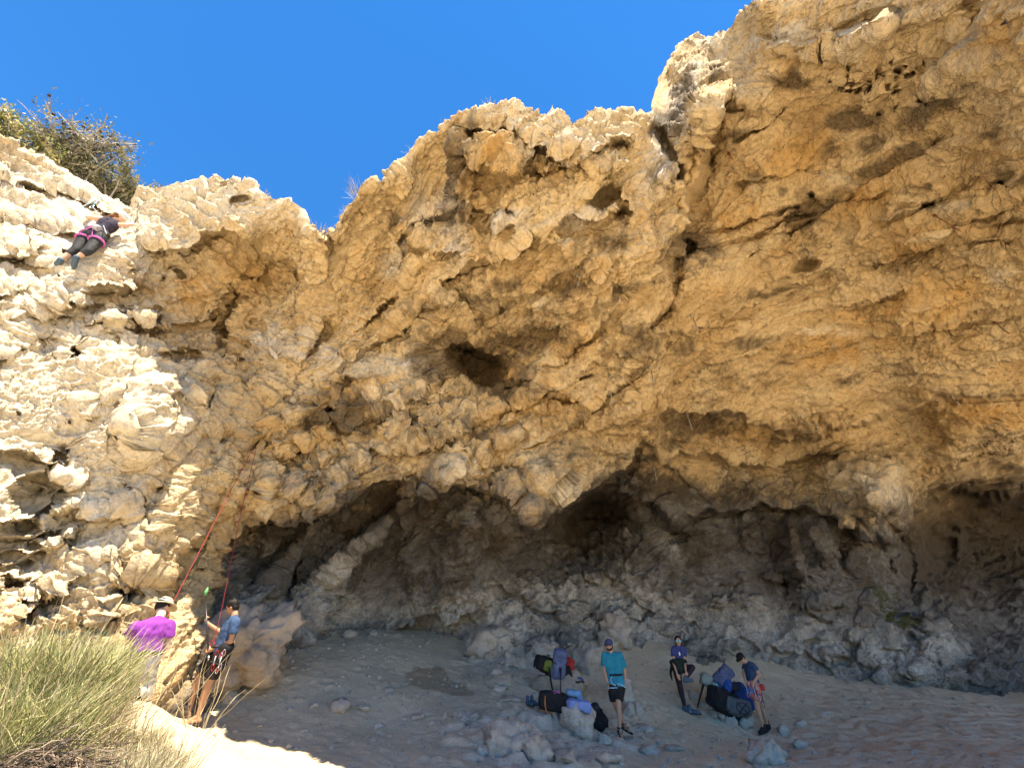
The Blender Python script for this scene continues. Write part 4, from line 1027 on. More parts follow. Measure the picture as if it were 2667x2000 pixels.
# trees and bushes on the rim, top left
def rim_bush(name, label, px, py, Y, w, h, seed, mat, leaves, branches, leaf=.035, cones=0, group=None, bark_tint=.6):
    r = np.random.RandomState(seed); p = at(px, py, Y); e = empty(name, p); tag(e, label, "tree", group)
    mb_b, mb_d, mb_l = [], [], []
    tips = []
    n0 = 7
    for k in range(n0):                                             # limbs, then forks
        a = r.rand() * 6.283; d0 = np.array([math.cos(a) * .75, math.sin(a) * .6, 1.0]); d0 /= np.linalg.norm(d0)
        L = h * r.uniform(.5, .8); mb_b.append((0, 0, 0)); mb_d.append(d0); mb_l.append(L)
        for j in range(branches):
            t = r.uniform(.3, 1); b = d0 * L * t; d = d0 * .6 + r.normal(size=3) * np.array([.75, .6, .5]) + np.array([0, 0, .15]); d /= np.linalg.norm(d)
            l = r.uniform(.2, .45) * h; mb_b.append(b); mb_d.append(d); mb_l.append(l); tips.append((b, d, l))
            for i in range(5):
                t2 = r.uniform(.3, 1); b2 = b + d * l * t2; d2 = d * .5 + r.normal(size=3) * .7; d2 /= np.linalg.norm(d2); l2 = r.uniform(.08, .2) * h
                mb_b.append(b2); mb_d.append(d2); mb_l.append(l2); tips.append((b2, d2, l2))
    B, Dd, Ll = np.array(mb_b, float), np.array(mb_d), np.array(mb_l)
    B[:, 0] *= w / h; Dd[:, 0] *= w / h
    wd = np.clip(Ll * .05, .009, .06)
    ribbons("trunk", B, Dd, Ll, wd, r.normal(size=B.shape) * Ll[:, None] * .1, seed, M_BARK, 4, e, tint=np.clip(r.normal(size=len(B)) * .2 + bark_tint, 0, 1), tube=True)
    ti = r.randint(0, len(tips), leaves); tb = np.array([tips[i][0] + tips[i][1] * tips[i][2] * r.uniform(.3, 1.1) for i in ti]); tb[:, 0] *= w / h
    tb += r.normal(size=tb.shape) * .05 * h
    d = unit(r.normal(size=(leaves, 3)) + np.array([0, 0, .5])); L = leaf * r.uniform(.7, 1.8, leaves)
    clump = (np.sin(tb @ np.array([5.0, 3.0, 6.0]) * 2.2) * .5 + .5) * .6 + r.rand(leaves) * .4
    ribbons("crown", tb, d, L, L * .42, d * 0, seed + 3, mat, 2, e, tint=clump)
    if cones:
        m = MB()
        for k in range(cones):
            b, dd, l = tips[r.randint(len(tips))]; c = np.array(b) + np.array(dd) * l; c[0] *= w / h
            m.ball(c, r.uniform(.02, .04), 6, 5)
        tag(m.build("cones", M_CONE, e), kind="stuff")
    return e
rim_bush("rim_tree", "leafy green bush at the far left of the clifftop", 25, 425, 6.0, 1.3, 1.25, 31, M_BROOM, 5200, 8, .05)
rim_bush("rim_tree", "grey half bare tree on the clifftop, tallest of the three", 105, 470, 6.6, 2.0, 2.1, 32, M_GREEN, 4200, 12, .045, 120, bark_tint=.6)
rim_bush("rim_tree", "twiggy olive bush on the clifftop between bare tree and dense bush", 195, 500, 6.9, 1.6, 1.45, 33, M_GREEN, 5200, 10, .045, 50, bark_tint=.65)
rim_bush("rim_tree", "dense olive green bush at the right end of the clifftop trees", 278, 530, 7.2, 1.15, 1.15, 34, M_GREEN, 5200, 8, .045, 16)

# little plants along the skyline
for i, (x, y, Y, w_, h_, n, mt, lab) in enumerate([(828, 640, 7.9, .34, .55, 420, M_DRY, "dry grass tuft in the notch of the skyline"), (935, 515, 7.2, .32, .5, 130, M_BARK, "bare grey thorn bush on the sloping skyline"), (905, 570, 7.4, .2, .4, 70, M_BARK, "thin bare twigs just below the grey thorn bush"),
        (1085, 410, 6.1, .2, .38, 36, M_BARK, "few bare twigs on the skyline left of the central summit"), (1165, 340, 5.6, .16, .3, 30, M_BARK, "sparse twigs at the left shoulder of the central summit"), (1276, 285, 5.2, .1, .26, 60, M_GREYG, "tiny flowering plant beside the central summit"),
        (1435, 310, 5.2, .1, .16, 26, M_DRY, "wisp of dry grass right of the central summit"), (1682, 310, 5.4, .12, .2, 50, M_BARK, "small grey plant at the foot of the right spire"), (652, 490, 6.5, .16, .24, 60, M_BARK, "small twiggy plant on top of the sunlit left block"), (690, 512, 6.6, .1, .16, 40, M_DRY, "grass wisp right of the plant on the left block")]):
    e = tuft("skyline_plant", lab, "plant", at(x, y, Y), w_ * .6, w_ * .4, h_ * 1.3, n, mt, 50 + i, .9, .008, .3, vol=.3, lmin=.3, lmax=.8)
# ------------------------------------------------------------------ people
def skin_mat(name, col):
    t = NT(name)
    c = t.mix(t.noise(14, 4), tuple(x * .86 for x in col), tuple(min(1, x * 1.12) for x in col))
    t.b.inputs["Subsurface Weight"].default_value = 0.0
    return t.done(c, .55, t.bump(t.noise(120, 3), .15, .002))
SK_TAN = skin_mat("tanned_skin", (.40, .215, .125)); SK_MID = skin_mat("warm_skin", (.46, .27, .175)); SK_PALE = skin_mat("fair_skin", (.58, .37, .27))
M_HAIR = fabric("black_hair", (.012, .010, .009), .6, .4, 90, 30); M_BEARD = fabric("brown_beard", (.05, .032, .022), .8, .3, 90, 40); M_REDHAIR = fabric("auburn_hair", (.17, .07, .03), .6, .4, 90, 40)
F_PURPLE = fabric("purple_cotton", (.20, .035, .27)); F_BLUE = fabric("faded_blue_cotton", (.035, .07, .15)); F_TEAL = fabric("teal_jersey", (.012, .21, .30)); F_NAVY = fabric("navy_cotton", (.03, .065, .13)); F_INDIGO = fabric("indigo_cotton", (.05, .06, .17))
F_BLACK = fabric("black_cloth", (.014, .014, .016)); F_CHAR = fabric("charcoal_leggings", (.03, .032, .036), .7); F_PLUM = fabric("dark_plum_leggings", (.028, .014, .022), .7); F_KHAKI = fabric("khaki_canvas", (.42, .36, .24)); F_GREYSH = fabric("light_grey_cloth", (.40, .41, .43))
F_SALMON = fabric("salmon_cloth", (.42, .17, .13)); F_DKGREEN = fabric("dark_green_fleece", (.012, .022, .017)); F_CAPBLUE = fabric("slate_cap", (.055, .06, .12)); F_PINK = fabric("pink_webbing", (.48, .12, .38)); F_CYANW = fabric("pale_blue_webbing", (.25, .50, .62))
F_RED = fabric("red_cloth", (.38, .035, .03)); F_BLUEW = fabric("blue_webbing", (.06, .25, .62)); F_SLATE = fabric("slate_shoes", (.07, .11, .15)); M_METAL = plain("brushed_aluminium", (.62, .62, .64), .3, 1.0); M_DKMETAL = plain("dark_anodised_metal", (.05, .05, .055), .35, .8); M_REDMETAL = plain("red_anodised_metal", (.4, .02, .03), .35, .6)
M_WHITE = plain("white_plastic", (.56, .60, .63), .35); M_LENS = plain("mirrored_blue_lens", (.15, .75, .85), .06, .9); M_SOLE = plain("black_rubber", (.018, .018, .02), .8); M_WHITEPRINT = plain("white_print", (.7, .7, .72), .8)
M_EYE = plain("dark_eyes", (.02, .015, .012), .3)

def capsule(mb, a, b, ra, rb, n=12, flat_ends=False, squash=1.0, up=None):
    """tapered limb with round (or flat) ends; squash flattens it across `up`"""
    a = Vector(a); b = Vector(b); d = b - a
    L = d.length
    if L < 1e-6: d = Vector((0, 0, 1)); L = 1e-6
    t = d / L
    u = Vector(up) if up is not None else t.orthogonal()
    u = (u - t * u.dot(t))
    u = u.normalized() if u.length > 1e-6 else t.orthogonal().normalized()
    w = t.cross(u)
    prof = []
    if flat_ends: prof = [(0, ra * .5), (0, ra), (L * .5, (ra + rb) / 2), (L, rb), (L, rb * .5)]
    else:
        for k in range(5):
            ph = math.pi / 2 * k / 4; prof.append((-ra * math.cos(ph), max(ra * math.sin(ph), ra * .02)))
        prof.append((L * .5, (ra + rb) / 2))
        for k in range(5):
            ph = math.pi / 2 * k / 4; prof.append((L + rb * math.sin(ph), max(rb * math.cos(ph), rb * .02)))
    v = []; f = []
    for (s, r) in prof:
        for i in range(n):
            th = 2 * math.pi * i / n; v.append(a + t * s + (u * (math.cos(th) * squash) + w * math.sin(th)) * r)
    m = len(prof)
    for j in range(m - 1):
        for i in range(n):
            i2 = (i + 1) % n; f.append((j * n + i, j * n + i2, (j + 1) * n + i2, (j + 1) * n + i))
    f.append(tuple(range(n))[::-1]); f.append(tuple((m - 1) * n + i for i in range(n)))
    mb.add(v, f)

def remesh(mb, name, mat, parent, voxel=.009, smooth=4, wrinkle=0.0, origin=None, wscale=11):
    me = mb.mesh(name + "_raw"); o = bpy.data.objects.new(name, me); COL.objects.link(o)
    m = o.modifiers.new("r", 'REMESH'); m.mode = 'VOXEL'; m.voxel_size = voxel; m.use_smooth_shade = True
    if smooth:
        s = o.modifiers.new("s", 'SMOOTH'); s.factor = .5; s.iterations = smooth
    dg = bpy.context.evaluated_depsgraph_get()
    m2 = bpy.data.meshes.new_from_object(o.evaluated_get(dg)); m2.name = name
    bpy.data.objects.remove(o, do_unlink=True); bpy.data.meshes.remove(me)
    n = len(m2.vertices); V = np.empty(n * 3, np.float32); m2.vertices.foreach_get("co", V); V = V.reshape(-1, 3)
    if wrinkle:
        N = np.empty(n * 3, np.float32); m2.vertex_normals.foreach_get("vector", N); N = N.reshape(-1, 3)
        Vw = V * np.array([1.5, 1.5, .6], np.float32)
        V = V + N * ((.6 * fbm(Vw * wscale, 2) + .7 * (1 - 2 * np.abs(perlin(Vw * wscale * 1.3 + V[:, [2, 0, 1]] * 4 + 5)))) * wrinkle)[:, None]
    if origin is not None: V = V - np.array(origin[:], np.float32)[None]
    m2.vertices.foreach_set("co", V.ravel()); m2.materials.clear(); m2.materials.append(mat)
    m2.polygons.foreach_set("use_smooth", np.ones(len(m2.polygons), bool)); m2.update()
    ob = bpy.data.objects.new(name, m2); link(ob, parent); return ob

def lerp(a, b, t): return Vector(a) * (1 - t) + Vector(b) * t

def hand(mb, wrist, direction, side, curl=.4, size=1.0, grip=False):
    """palm, four unequal bent fingers and a thumb leaving the side of the palm; side points to the thumb"""
    w = Vector(wrist); d = Vector(direction).normalized(); s = Vector(side); s = (s - d * s.dot(d)).normalized(); nrm = d.cross(s)
    for k in (-1, 0, 1): capsule(mb, w + s * (.017 * k * size), w + d * (.085 * size) + s * (.026 * k * size), .016 * size, .014 * size, 8)
    for k, l in enumerate((.068, .078, .074, .058)):
        b = w + d * (.088 * size) + s * ((.028 - .0185 * k) * size); c1 = 1.5 if grip else curl; c2 = 2.6 if grip else curl * 2
        d1 = d * math.cos(c1 * .6) + nrm * math.sin(c1 * .6); d2 = d * math.cos(c2) + nrm * math.sin(c2)
        m = b + d1 * (l * .55 * size); capsule(mb, b, m, .0095 * size, .009 * size, 7); capsule(mb, m, m + d2 * (l * .5 * size), .009 * size, .0078 * size, 7)
    b = w + d * (.03 * size) + s * (.026 * size); d1 = (d * .55 + s * .8 + nrm * .2).normalized(); m = b + d1 * .045 * size
    capsule(mb, b, m, .0125 * size, .011 * size, 7); capsule(mb, m, m + (d * .9 + s * .1 + nrm * .4).normalized() * .034 * size, .011 * size, .009 * size, 7)

class Person:
    """joints are world points; everything is built around them"""
    def __init__(s, label, base, skin, h=1.0):
        s.e = empty("person", base); tag(s.e, label, "person"); s.o = Vector(base); s.skin = skin; s.body = MB(); s.h = h
    def limb(s, pts, rads):
        for a, b, ra, rb in zip(pts[:-1], pts[1:], rads[:-1], rads[1:]): capsule(s.body, a, b, ra * s.h, rb * s.h)
    def torso_shapes(s, mb, neck, sl, sr, hl, hr, grow=0.0, hipfrac=1.0):
        k = s.h; sl, sr, hl, hr, neck = map(Vector, (sl, sr, hl, hr, neck))
        ax = (sr - sl).normalized(); ms = (sl + sr) / 2; mh = (hl + hr) / 2
        w = (sr - sl).length
        capsule(mb, sl + ax * .02, sr - ax * .02, .050 * k + grow, .050 * k + grow)
        for q in (sl, sr): capsule(mb, lerp(ms, neck, .55), lerp(ms, q, .8), .048 * k + grow * .7, .048 * k + grow)
        mw = lerp(ms, mh, .62)
        chest = lerp(ms, mh, .28)
        for q in (-1, 1):
            capsule(mb, ms + ax * (q * .075 * k) - (ms - mh) * .06, chest + ax * (q * .075 * k), .085 * k + grow, .10 * k + grow)
            capsule(mb, chest + ax * (q * .072 * k), mw + ax * (q * .062 * k), .10 * k + grow, .088 * k + grow)
            e = lerp(mw, mh, hipfrac)
            capsule(mb, mw + ax * (q * .062 * k), e + ax * (q * .065 * k), .088 * k + grow, .10 * k + grow)
        if grow: capsule(mb, ms, lerp(ms, neck, .45), .085 * k + grow, .062 * k)
        else: capsule(mb, ms, neck, .075 * k, .056 * k)
    def head(s, c, face, up=(0, 0, 1), r=.098, neck=None):
        """c: centre of the head, face: where it looks"""
        k = s.h; c = Vector(c); f = Vector(face).normalized(); u = Vector(up); u = (u - f * u.dot(f)).normalized(); w = u.cross(f)
        s.hd = (c, f, u, w, r * k); R = r * k
        M = Matrix((w, f, u)).transposed()
        s.body.ball(c + u * R * .15, (R * .80, R * .98, R * .95), 16, 12, M)
        s.body.ball(c - u * R * .45 + f * R * .18, (R * .62, R * .70, R * .78), 14, 10, M)            # jaw
        capsule(s.body, c - u * R * .95 + f * R * .52, c - u * R * .9 + f * R * .60, R * .22, R * .20, 8)   # chin
        capsule(s.body, c + u * R * .18 + f * R * .88, c - u * R * .22 + f * R * 1.14, R * .10, R * .17, 8)  # nose
        for q in (-1, 1):
            s.body.ball(c - f * R * .02 - u * R * .08 + w * (q * R * .83), (R * .10, R * .22, R * .30), 8, 6, M)   # ears
            s.body.ball(c + f * R * .72 + u * R * .22 + w * (q * R * .34), (R * .28, R * .16, R * .10), 8, 6, M)   # brows
            s.body.ball(c + f * R * .62 - u * R * .22 + w * (q * R * .42), (R * .22, R * .2, R * .2), 8, 6, M)     # cheeks
        capsule(s.body, c - u * R * .55 + f * R * .80 - w * R * .2, c - u * R * .55 + f * R * .80 + w * R * .2, R * .10, R * .10, 6)  # mouth
        if neck is not None: capsule(s.body, neck, c - u * R * .5 - f * R * .15, .056 * k, .052 * k)
    def eyes(s):
        c, f, u, w, R = s.hd
        for q in (-1, 1):
            m = MB(); m.ball(c + f * R * .86 + u * R * .06 + w * (q * R * .34) - s.o, R * .12, 8, 6); m.build("eye", M_EYE, s.e)
    def finish(s, voxel=.009): 
        return remesh(s.body, "body", s.skin, s.e, voxel, 3, 0, s.o)
    def cloth(s, name, fn, mat, wrinkle=.006, voxel=.011, smooth=3, label=None):
        mb = MB(); fn(mb); o = remesh(mb, name, mat, s.e, voxel, smooth, wrinkle, s.o)
        if label: o["label"] = label
        return o
    def foot(s, ankle, toe_dir, size=1.0):
        a = Vector(ankle); d = Vector(toe_dir).normalized(); k = s.h * size
        heel = a - d * .035 * k - Vector((0, 0, .055 * k)); ball_ = a + d * .14 * k - Vector((0, 0, .062 * k)); toe = a + d * .20 * k - Vector((0, 0, .068 * k))
        capsule(s.body, a, heel, .038 * k, .032 * k); capsule(s.body, a, ball_, .036 * k, .030 * k); capsule(s.body, heel, ball_, .032 * k, .036 * k); capsule(s.body, ball_, toe, .034 * k, .024 * k)
        return heel, ball_, toe
    def shoe(s, name, ankle, toe_dir, mat, high=False, label=None):
        a = Vector(ankle); d = Vector(toe_dir).normalized(); k = s.h
        def fn(mb):
            heel = a - d * .04 * k - Vector((0, 0, .05 * k)); bl = a + d * .115 * k - Vector((0, 0, .06 * k)); toe = a + d * .175 * k - Vector((0, 0, .07 * k))
            capsule(mb, a + Vector((0, 0, .08 * k if high else 0)), heel, .05 * k, .044 * k); capsule(mb, a, bl, .05 * k, .042 * k); capsule(mb, heel, bl, .044 * k, .048 * k); capsule(mb, bl, toe, .046 * k, .034 * k)
        return s.cloth(name, fn, mat, .002, .009, 3, label)
    def hair(s, mat, long=False, curls=1.0, name="hair"):
        c, f, u, w, R = s.hd; M = Matrix((w, f, u)).transposed()
        def fn(mb):
            mb.ball(c + u * R * .34 - f * R * .16, (R * .93, R * 1.0, R * .92), 16, 12, M)
            mb.ball(c - f * R * .45 - u * R * .1, (R * .80, R * .62, R * .75), 14, 10, M)
            r = random.Random(3)
            if curls:
                for k in range(60):
                    a = r.uniform(0, 6.28); e = r.uniform(-.1, 1.2); d = w * math.cos(a) * math.cos(e) + f * math.sin(a) * math.cos(e) + u * math.sin(e)
                    if d.dot(f) > .55 and d.dot(u) < .45: continue
                    mb.ball(c + u * R * .25 - f * R * .12 + d * R * .88, R * r.uniform(.16, .28) * curls, 6, 5)
            if long:
                capsule(mb, c - f * R * .8, c - f * R * 1.05 - u * R * 1.6, R * .38, R * .26); capsule(mb, c - f * R * 1.05 - u * R * 1.6, c - f * R * .8 - u * R * 3.0, R * .26, R * .12)
        return s.cloth(name, fn, mat, .004, .009, 1)
    def cap(s, mat, brim_mat=None, name="cap", brim=True):
        c, f, u, w, R = s.hd; M = Matrix((w, f, u)).transposed()
        def fn(mb):
            mb.ball(c + u * R * .42 - f * R * .05, (R * .98, R * 1.10, R * .86), 18, 12, M)
        o = s.cloth(name, fn, mat, .001, .009, 2)
        if brim:
            mb = MB(); v = []; fc = []; n = 14
            for th in (0, 1):
                for i in range(n + 1):
                    a = math.pi * i / n; 
                    for r_ in (.8, 1.0):
                        fx = (.55 + (1.0 if r_ == 1.0 else .0) * math.sin(a)); 
                        v.append(c - s.o + u * (R * (.36 - .16 * math.sin(a) * (r_ == 1.0)) + th * .008) + w * (R * .93 * math.cos(a)) + f * R * fx)
            m = 2 * (n + 1)
            for i in range(n):
                a = 2 * i; fc += [(a, a + 2, a + 3, a + 1), (m + a, m + a + 1, m + a + 3, m + a + 2), (a + 1, a + 3, m + a + 3, m + a + 1)]
            mb.add(v, fc); b = mb.build("brim", brim_mat or mat, o)
        return o
    def belt(s, name, hl, hr, z, mat, r=.155, th=.013, squash=.78):
        hl, hr = Vector(hl), Vector(hr); ax = (hr - hl).normalized(); c = (hl + hr) / 2 + Vector((0, 0, z)); ay = Vector((0, 0, 1)).cross(ax).normalized()
        m = MB(); m.ring(c - s.o, ax, ay, r * s.h, th, 28, 6, r * squash * s.h); return m.build(name, mat, s.e)
    def legloop(s, a, b, t, rad, mat, th=.016):
        a, b = Vector(a), Vector(b); c = lerp(a, b, t); d = (b - a).normalized(); x = d.orthogonal().normalized(); y = d.cross(x)
        m = MB(); m.ring(c - s.o, x, y, rad, th, 20, 6); return m.build("leg_loop", mat, s.e)

def carabiner(mb, c, ax, ay, L=.055, W=.03, r=.005):
    mb.ring(c, ay, ax, W, r, 14, 5, L)

def draws_on(p, spots, length=.16, mats=None):
    """gear hanging from a harness: one part each"""
    for i, q in enumerate(spots):
        q = Vector(q) - p.o; mt_ = M_METAL if i % 2 == 0 else M_REDMETAL
        m = MB(); carabiner(m, q - Vector((0, 0, length)), (0, 0, 1), (1, -.2, 0), .045, .022, .006); m.build("carabiner", mt_, p.e)
        m = MB(); carabiner(m, q, (0, 0, 1), (1, .3, 0), .045, .022, .006); o = m.build("carabiner", mt_, p.e)
        m = MB(); m.tube([q - Vector((0, 0, .03)), q - Vector((.004, 0, length * .5)), q - Vector((0, 0, length - .03))], .009, 6); m.build("sling", (mats or [F_BLUEW])[i % len(mats or [1])], o)

# ---------- man in purple, seen from behind
Y0 = 7.1
J = lambda x, y, d=0: at(*ZA(x, y), Y0 + d)
pb = J(330, 800); pb.z = gz_at(pb.x, pb.y)
p = Person("person in a purple T-shirt and wide khaki hat, seen from behind", pb, SK_PALE)
neck, hd_ = J(540, 318, .12), J(560, 215, .25)
sl, sr = J(245, 468, -.12), J(622, 448, .14)
hl, hr = J(275, 800, -.03), J(420, 800, .07)
p.torso_shapes(p.body, neck, sl, sr, hl, hr); p.head(hd_, (.35, 1, -.35), (.1, .2, 1), neck=neck)
el, er = J(150, 600, .02), J(615, 690, .18); wl, wr_ = J(140, 760, .25), J(505, 830, .34)
p.limb([sl, el, wl], [.052, .043, .03]); p.limb([sr, er, wr_], [.052, .043, .03])
hand(p.body, wl, (.2, .5, -.6), (1, 0, 0), .6); hand(p.body, wr_, (-.3, .6, -.3), (-1, 0, .4), .7)
for h_, q in ((hl, -1), (hr, 1)):
    kn = h_ + Vector((.0, .12, -.46)); an = Vector((h_.x + q * .03, h_.y - .05, gz_at(h_.x, h_.y) + .09))
    p.limb([h_, kn, an], [.09, .06, .04]); p.foot(an, (.1, 1, 0)); p.shoe("shoe", an, (.1, 1, 0), F_BLACK)
    p.cloth("trouser_leg", lambda mb: (capsule(mb, h_ + Vector((0, 0, .03)), kn, .115, .085), capsule(mb, kn, lerp(kn, an, .85), .085, .07)), F_GREYSH, .008, .013)
p.finish()
def fn(mb):
    p.torso_shapes(mb, neck, sl, sr, lerp(hl, lerp(sl, sr, .5), .12), lerp(hr, lerp(sl, sr, .5), .12), .026)
    capsule(mb, sl, lerp(sl, el, .62), .085, .082, 14, True); capsule(mb, sr, lerp(sr, er, .60), .085, .082, 14, True); mb.ball(sl, .085); mb.ball(sr, .085)
p.cloth("t_shirt", fn, F_PURPLE, .009, .012, 3)
p.belt("harness_belt", hl, hr, .04, F_BLACK, .185, .022, .85)
p.hair(M_HAIR, curls=.6)
c, f, u, w, R = p.hd
hb = MB(); n = 28; v = []; fc = []
for j, (rr, zz_, ) in enumerate([(.0, 1.28), (.55, 1.24), (.86, 1.05), (1.0, .62), (1.05, .45), (1.45, .42), (1.95, .30), (2.0, .24), (1.9, .22), (1.04, .36)]):
    for i in range(n):
        th = 2 * math.pi * i / n; dip = (-.32 * math.sin(th) ** 2 * (rr > 1.2) + .12 * (rr > 1.2) * math.cos(th * 2))
        v.append(c - p.o + (w * math.cos(th) + f * math.sin(th)) * (R * max(rr, .01)) + u * R * (zz_ + dip * .8))
for j in range(9):
    for i in range(n): fc.append((j * n + i, j * n + (i + 1) % n, (j + 1) * n + (i + 1) % n, (j + 1) * n + i))
hb.add(v, fc); hb.build("hat", F_KHAKI, p.e)
m = MB(); m.ring(c - p.o + u * R * .62, w, f, R * 1.03, .012, 24, 6); m.build("hat_band", F_GREYSH, p.e)
PURPLE = (p, wr_)

# ---------- man in blue with the black pole, in profile, leaning back
Y0 = 8.75
pb = on_ground(*ZA(930, 1600)); Y0 = pb.y
p = Person("person in a faded blue T-shirt holding a long black pole", pb, SK_TAN)
neck, hd_ = J(1398, 318), J(1372, 228)
sn, sf = J(1405, 400, -.17), J(1335, 405, .17)
hn, hf = J(1258, 775, -.10), J(1200, 765, .10)
p.torso_shapes(p.body, neck, sn, sf, hn, hf); p.head(hd_, (-1, -.12, -.42), (.25, 0, 1), neck=neck)
en, ef = J(1350, 625, -.16), J(1225, 520, .08); wn_, wf = J(1120, 728, -.10), J(1085, 420, -.02)
p.limb([sn, en, wn_], [.05, .042, .029]); p.limb([sf, ef, wf], [.05, .042, .029])
hand(p.body, wn_, J(1040, 735, -.08) - wn_, (0, .2, 1), .8, grip=True); hand(p.body, wf, J(1055, 350, -.04) - wf, (-.3, -.8, .3), .8, grip=True)
kn_, kf = J(1110, 1080, -.10), J(985, 1010, .12); an_, af = J(970, 1500, -.06), J(850, 1470, .16)
an_.z = max(an_.z, gz_at(an_.x, an_.y) + .085); af.z = gz_at(af.x, af.y) + .09
p.limb([hn, kn_, lerp(kn_, an_, .3), an_], [.092, .062, .06, .037]); p.limb([hf, kf, lerp(kf, af, .3), af], [.092, .062, .06, .037])
for a in (an_, af):
    hh, bb, tt = p.foot(a, (-1, -.25, -.1))
    m = MB(); o_ = p.o; m.box(lerp(hh, tt, .52) - o_ - Vector((0, 0, .036)), (.14, .048, .012), Matrix.Rotation(math.atan2(-.25, -1), 3, 'Z')); sd = m.build("sandal", M_SOLE, p.e, bevel=.006)
    m = MB(); dd = Vector((-1, -.25, 0)).normalized(); sdv = Vector((-dd.y, dd.x, 0))
    m.tube([bb - o_ + sdv * .045 - Vector((0, 0, .03)), bb - o_ + Vector((0, 0, .036)), bb - o_ - sdv * .045 - Vector((0, 0, .03))], .010, 6); m.build("strap", F_RED, sd)
p.finish(); p.eyes()
def fn(mb):
    ms_ = lerp(sn, sf, .5); p.torso_shapes(mb, neck, sn, sf, lerp(hn, ms_, .06), lerp(hf, ms_, .06), .024)
    for a, b in ((sn, en), (sf, ef)): capsule(mb, a, lerp(a, b, .62), .078, .074, 14, True); mb.ball(a, .078)
p.cloth("t_shirt", fn, F_BLUE, .009, .012, 3)
def fn(mb):
    mh = lerp(hn, hf, .5); up_ = Vector((.03, 0, .09))
    capsule(mb, hn + up_, hf + up_, .115, .115); capsule(mb, hn, hf, .12, .12)
    for a, b in ((hn, kn_), (hf, kf)): capsule(mb, a, lerp(a, b, .92), .122, .098, 14, True); mb.ball(a, .122)
p.cloth("shorts", fn, F_BLACK, .009, .012, 3)
p.belt("harness_belt", hn, hf, .10, F_BLACK, .165, .02, .85); p.legloop(hn, kn_, .35, .118, F_BLACK); p.legloop(hf, kf, .35, .118, F_BLACK)
p.hair(M_HAIR, curls=1.25)
draws_on(p, [J(1270, 760, -.26), J(1250, 775, -.27), J(1235, 800, -.27), J(1185, 770, -.26)], .19, [F_BLACK, F_GREYSH])
BLUE = p; BLUE_TIE = J(1140, 690, -.08)
tp, bt = J(1052, 90, -.05), J(1108, 1078, -.12)
m = MB(); m.tube([tp, lerp(tp, bt, .5), bt], [.009, .012, .016], 8); e = empty("stick_pole", bt); tag(e, "long black pole with green tip held by the man in faded blue", "pole")
m.v = [tuple(Vector(q) - bt) for q in m.v]; m.build("shaft", M_DKMETAL, e)
m = MB(); m.tube([tp - bt, tp - bt + Vector((-.005, 0, .06)), tp - bt + Vector((.005, 0, .13))], [.014, .03, .008], 7, flat=.5); m.build("tip", plain("green_plastic", (.12, .42, .16), .5), e)
m = MB(); m.tube([lerp(bt, tp, .22) - bt, lerp(bt, tp, .27) - bt], .018, 8); m.build("collar", M_METAL, e)

# ---------- man in teal, walking towards us
J = lambda x, y, d=0: at(*ZB(x, y), Y0 + d)
pb = on_ground(*ZB(1520, 1575)); Y0 = pb.y
p = Person("person in a teal T-shirt, cap and black shorts walking between the heaps", pb, SK_MID)
neck, hd_ = J(1385, 350), J(1352, 225, -.03)
sl, sr = J(1290, 385, .02), J(1510, 385, -.02); hl, hr = J(1405, 830), J(1515, 825)
p.torso_shapes(p.body, neck, sl, sr, hl, hr); p.head(hd_, (-.4, -1, -.22), (-.08, 0, 1), neck=neck)
el, er = J(1285, 590, .04), J(1585, 620, .04); wl, wr_ = J(1325, 770, -.04), J(1592, 790, -.02)
p.limb([sl, el, wl], [.05, .041, .028]); p.limb([sr, er, wr_], [.05, .041, .028])
hand(p.body, wl, J(1350, 900, -.06) - wl, (.3, -1, 0), .3); hand(p.body, wr_, J(1580, 900, -.05) - wr_, (-.3, -1, 0), .3)
kl, kr = J(1435, 1080, -.02), J(1490, 1060, -.12); al, ar = J(1568, 1395, .16), J(1510, 1455, -.12)
p.limb([hl, kl, lerp(kl, al, .3), al], [.09, .06, .057, .036]); p.limb([hr, kr, lerp(kr, ar, .3), ar], [.09, .06, .057, .036])
for a, dr in ((al, (.45, -1, -.2)), (ar, (.0, -1, -.35))):
    hh, bb, tt = p.foot(a, dr); d_ = Vector(dr).normalized(); o_ = p.o
    def fs(mb): capsule(mb, hh - Vector((0, 0, .03)) - d_ * .02, tt - Vector((0, 0, .02)) + d_ * .03, .052, .05, 12, False, .35, (0, 0, 1))
    sd = p.cloth("sandal", fs, M_SOLE, 0, .008, 1)
    sdv = Vector((-d_.y, d_.x, 0)).normalized(); 
    for q in (bb, lerp(hh, bb, .35) + Vector((0, 0, .03))): m = MB(); m.tube([q - o_ + sdv * .05 - Vector((0, 0, .03)), q - o_ + Vector((0, 0, .045)), q - o_ - sdv * .05 - Vector((0, 0, .03))], .012, 6); m.build("strap", F_BLACK, sd)
    m = MB(); m.ring(a - o_ + Vector((0, 0, .0)), sdv, Vector((d_.x, d_.y, 0)).normalized(), .05, .011, 14, 5); m.build("strap", F_BLACK, sd)
p.finish(); p.eyes()
def fn(mb):
    ms_ = lerp(sl, sr, .5); p.torso_shapes(mb, neck, sl, sr, hl, hr, .024)
    for a, b in ((sl, el), (sr, er)): capsule(mb, a, lerp(a, b, .72), .080, .078, 14, True); mb.ball(a, .078)
p.cloth("t_shirt", fn, F_TEAL, .009, .012, 3)
def fn(mb):
    capsule(mb, hl - Vector((0, 0, .0)), hr, .112, .112)
    for a, b in ((hl, kl), (hr, kr)): capsule(mb, a, lerp(a, b, .95), .118, .098, 14, True); mb.ball(a, .115)
p.cloth("shorts", fn, F_BLACK, .009, .012, 3)
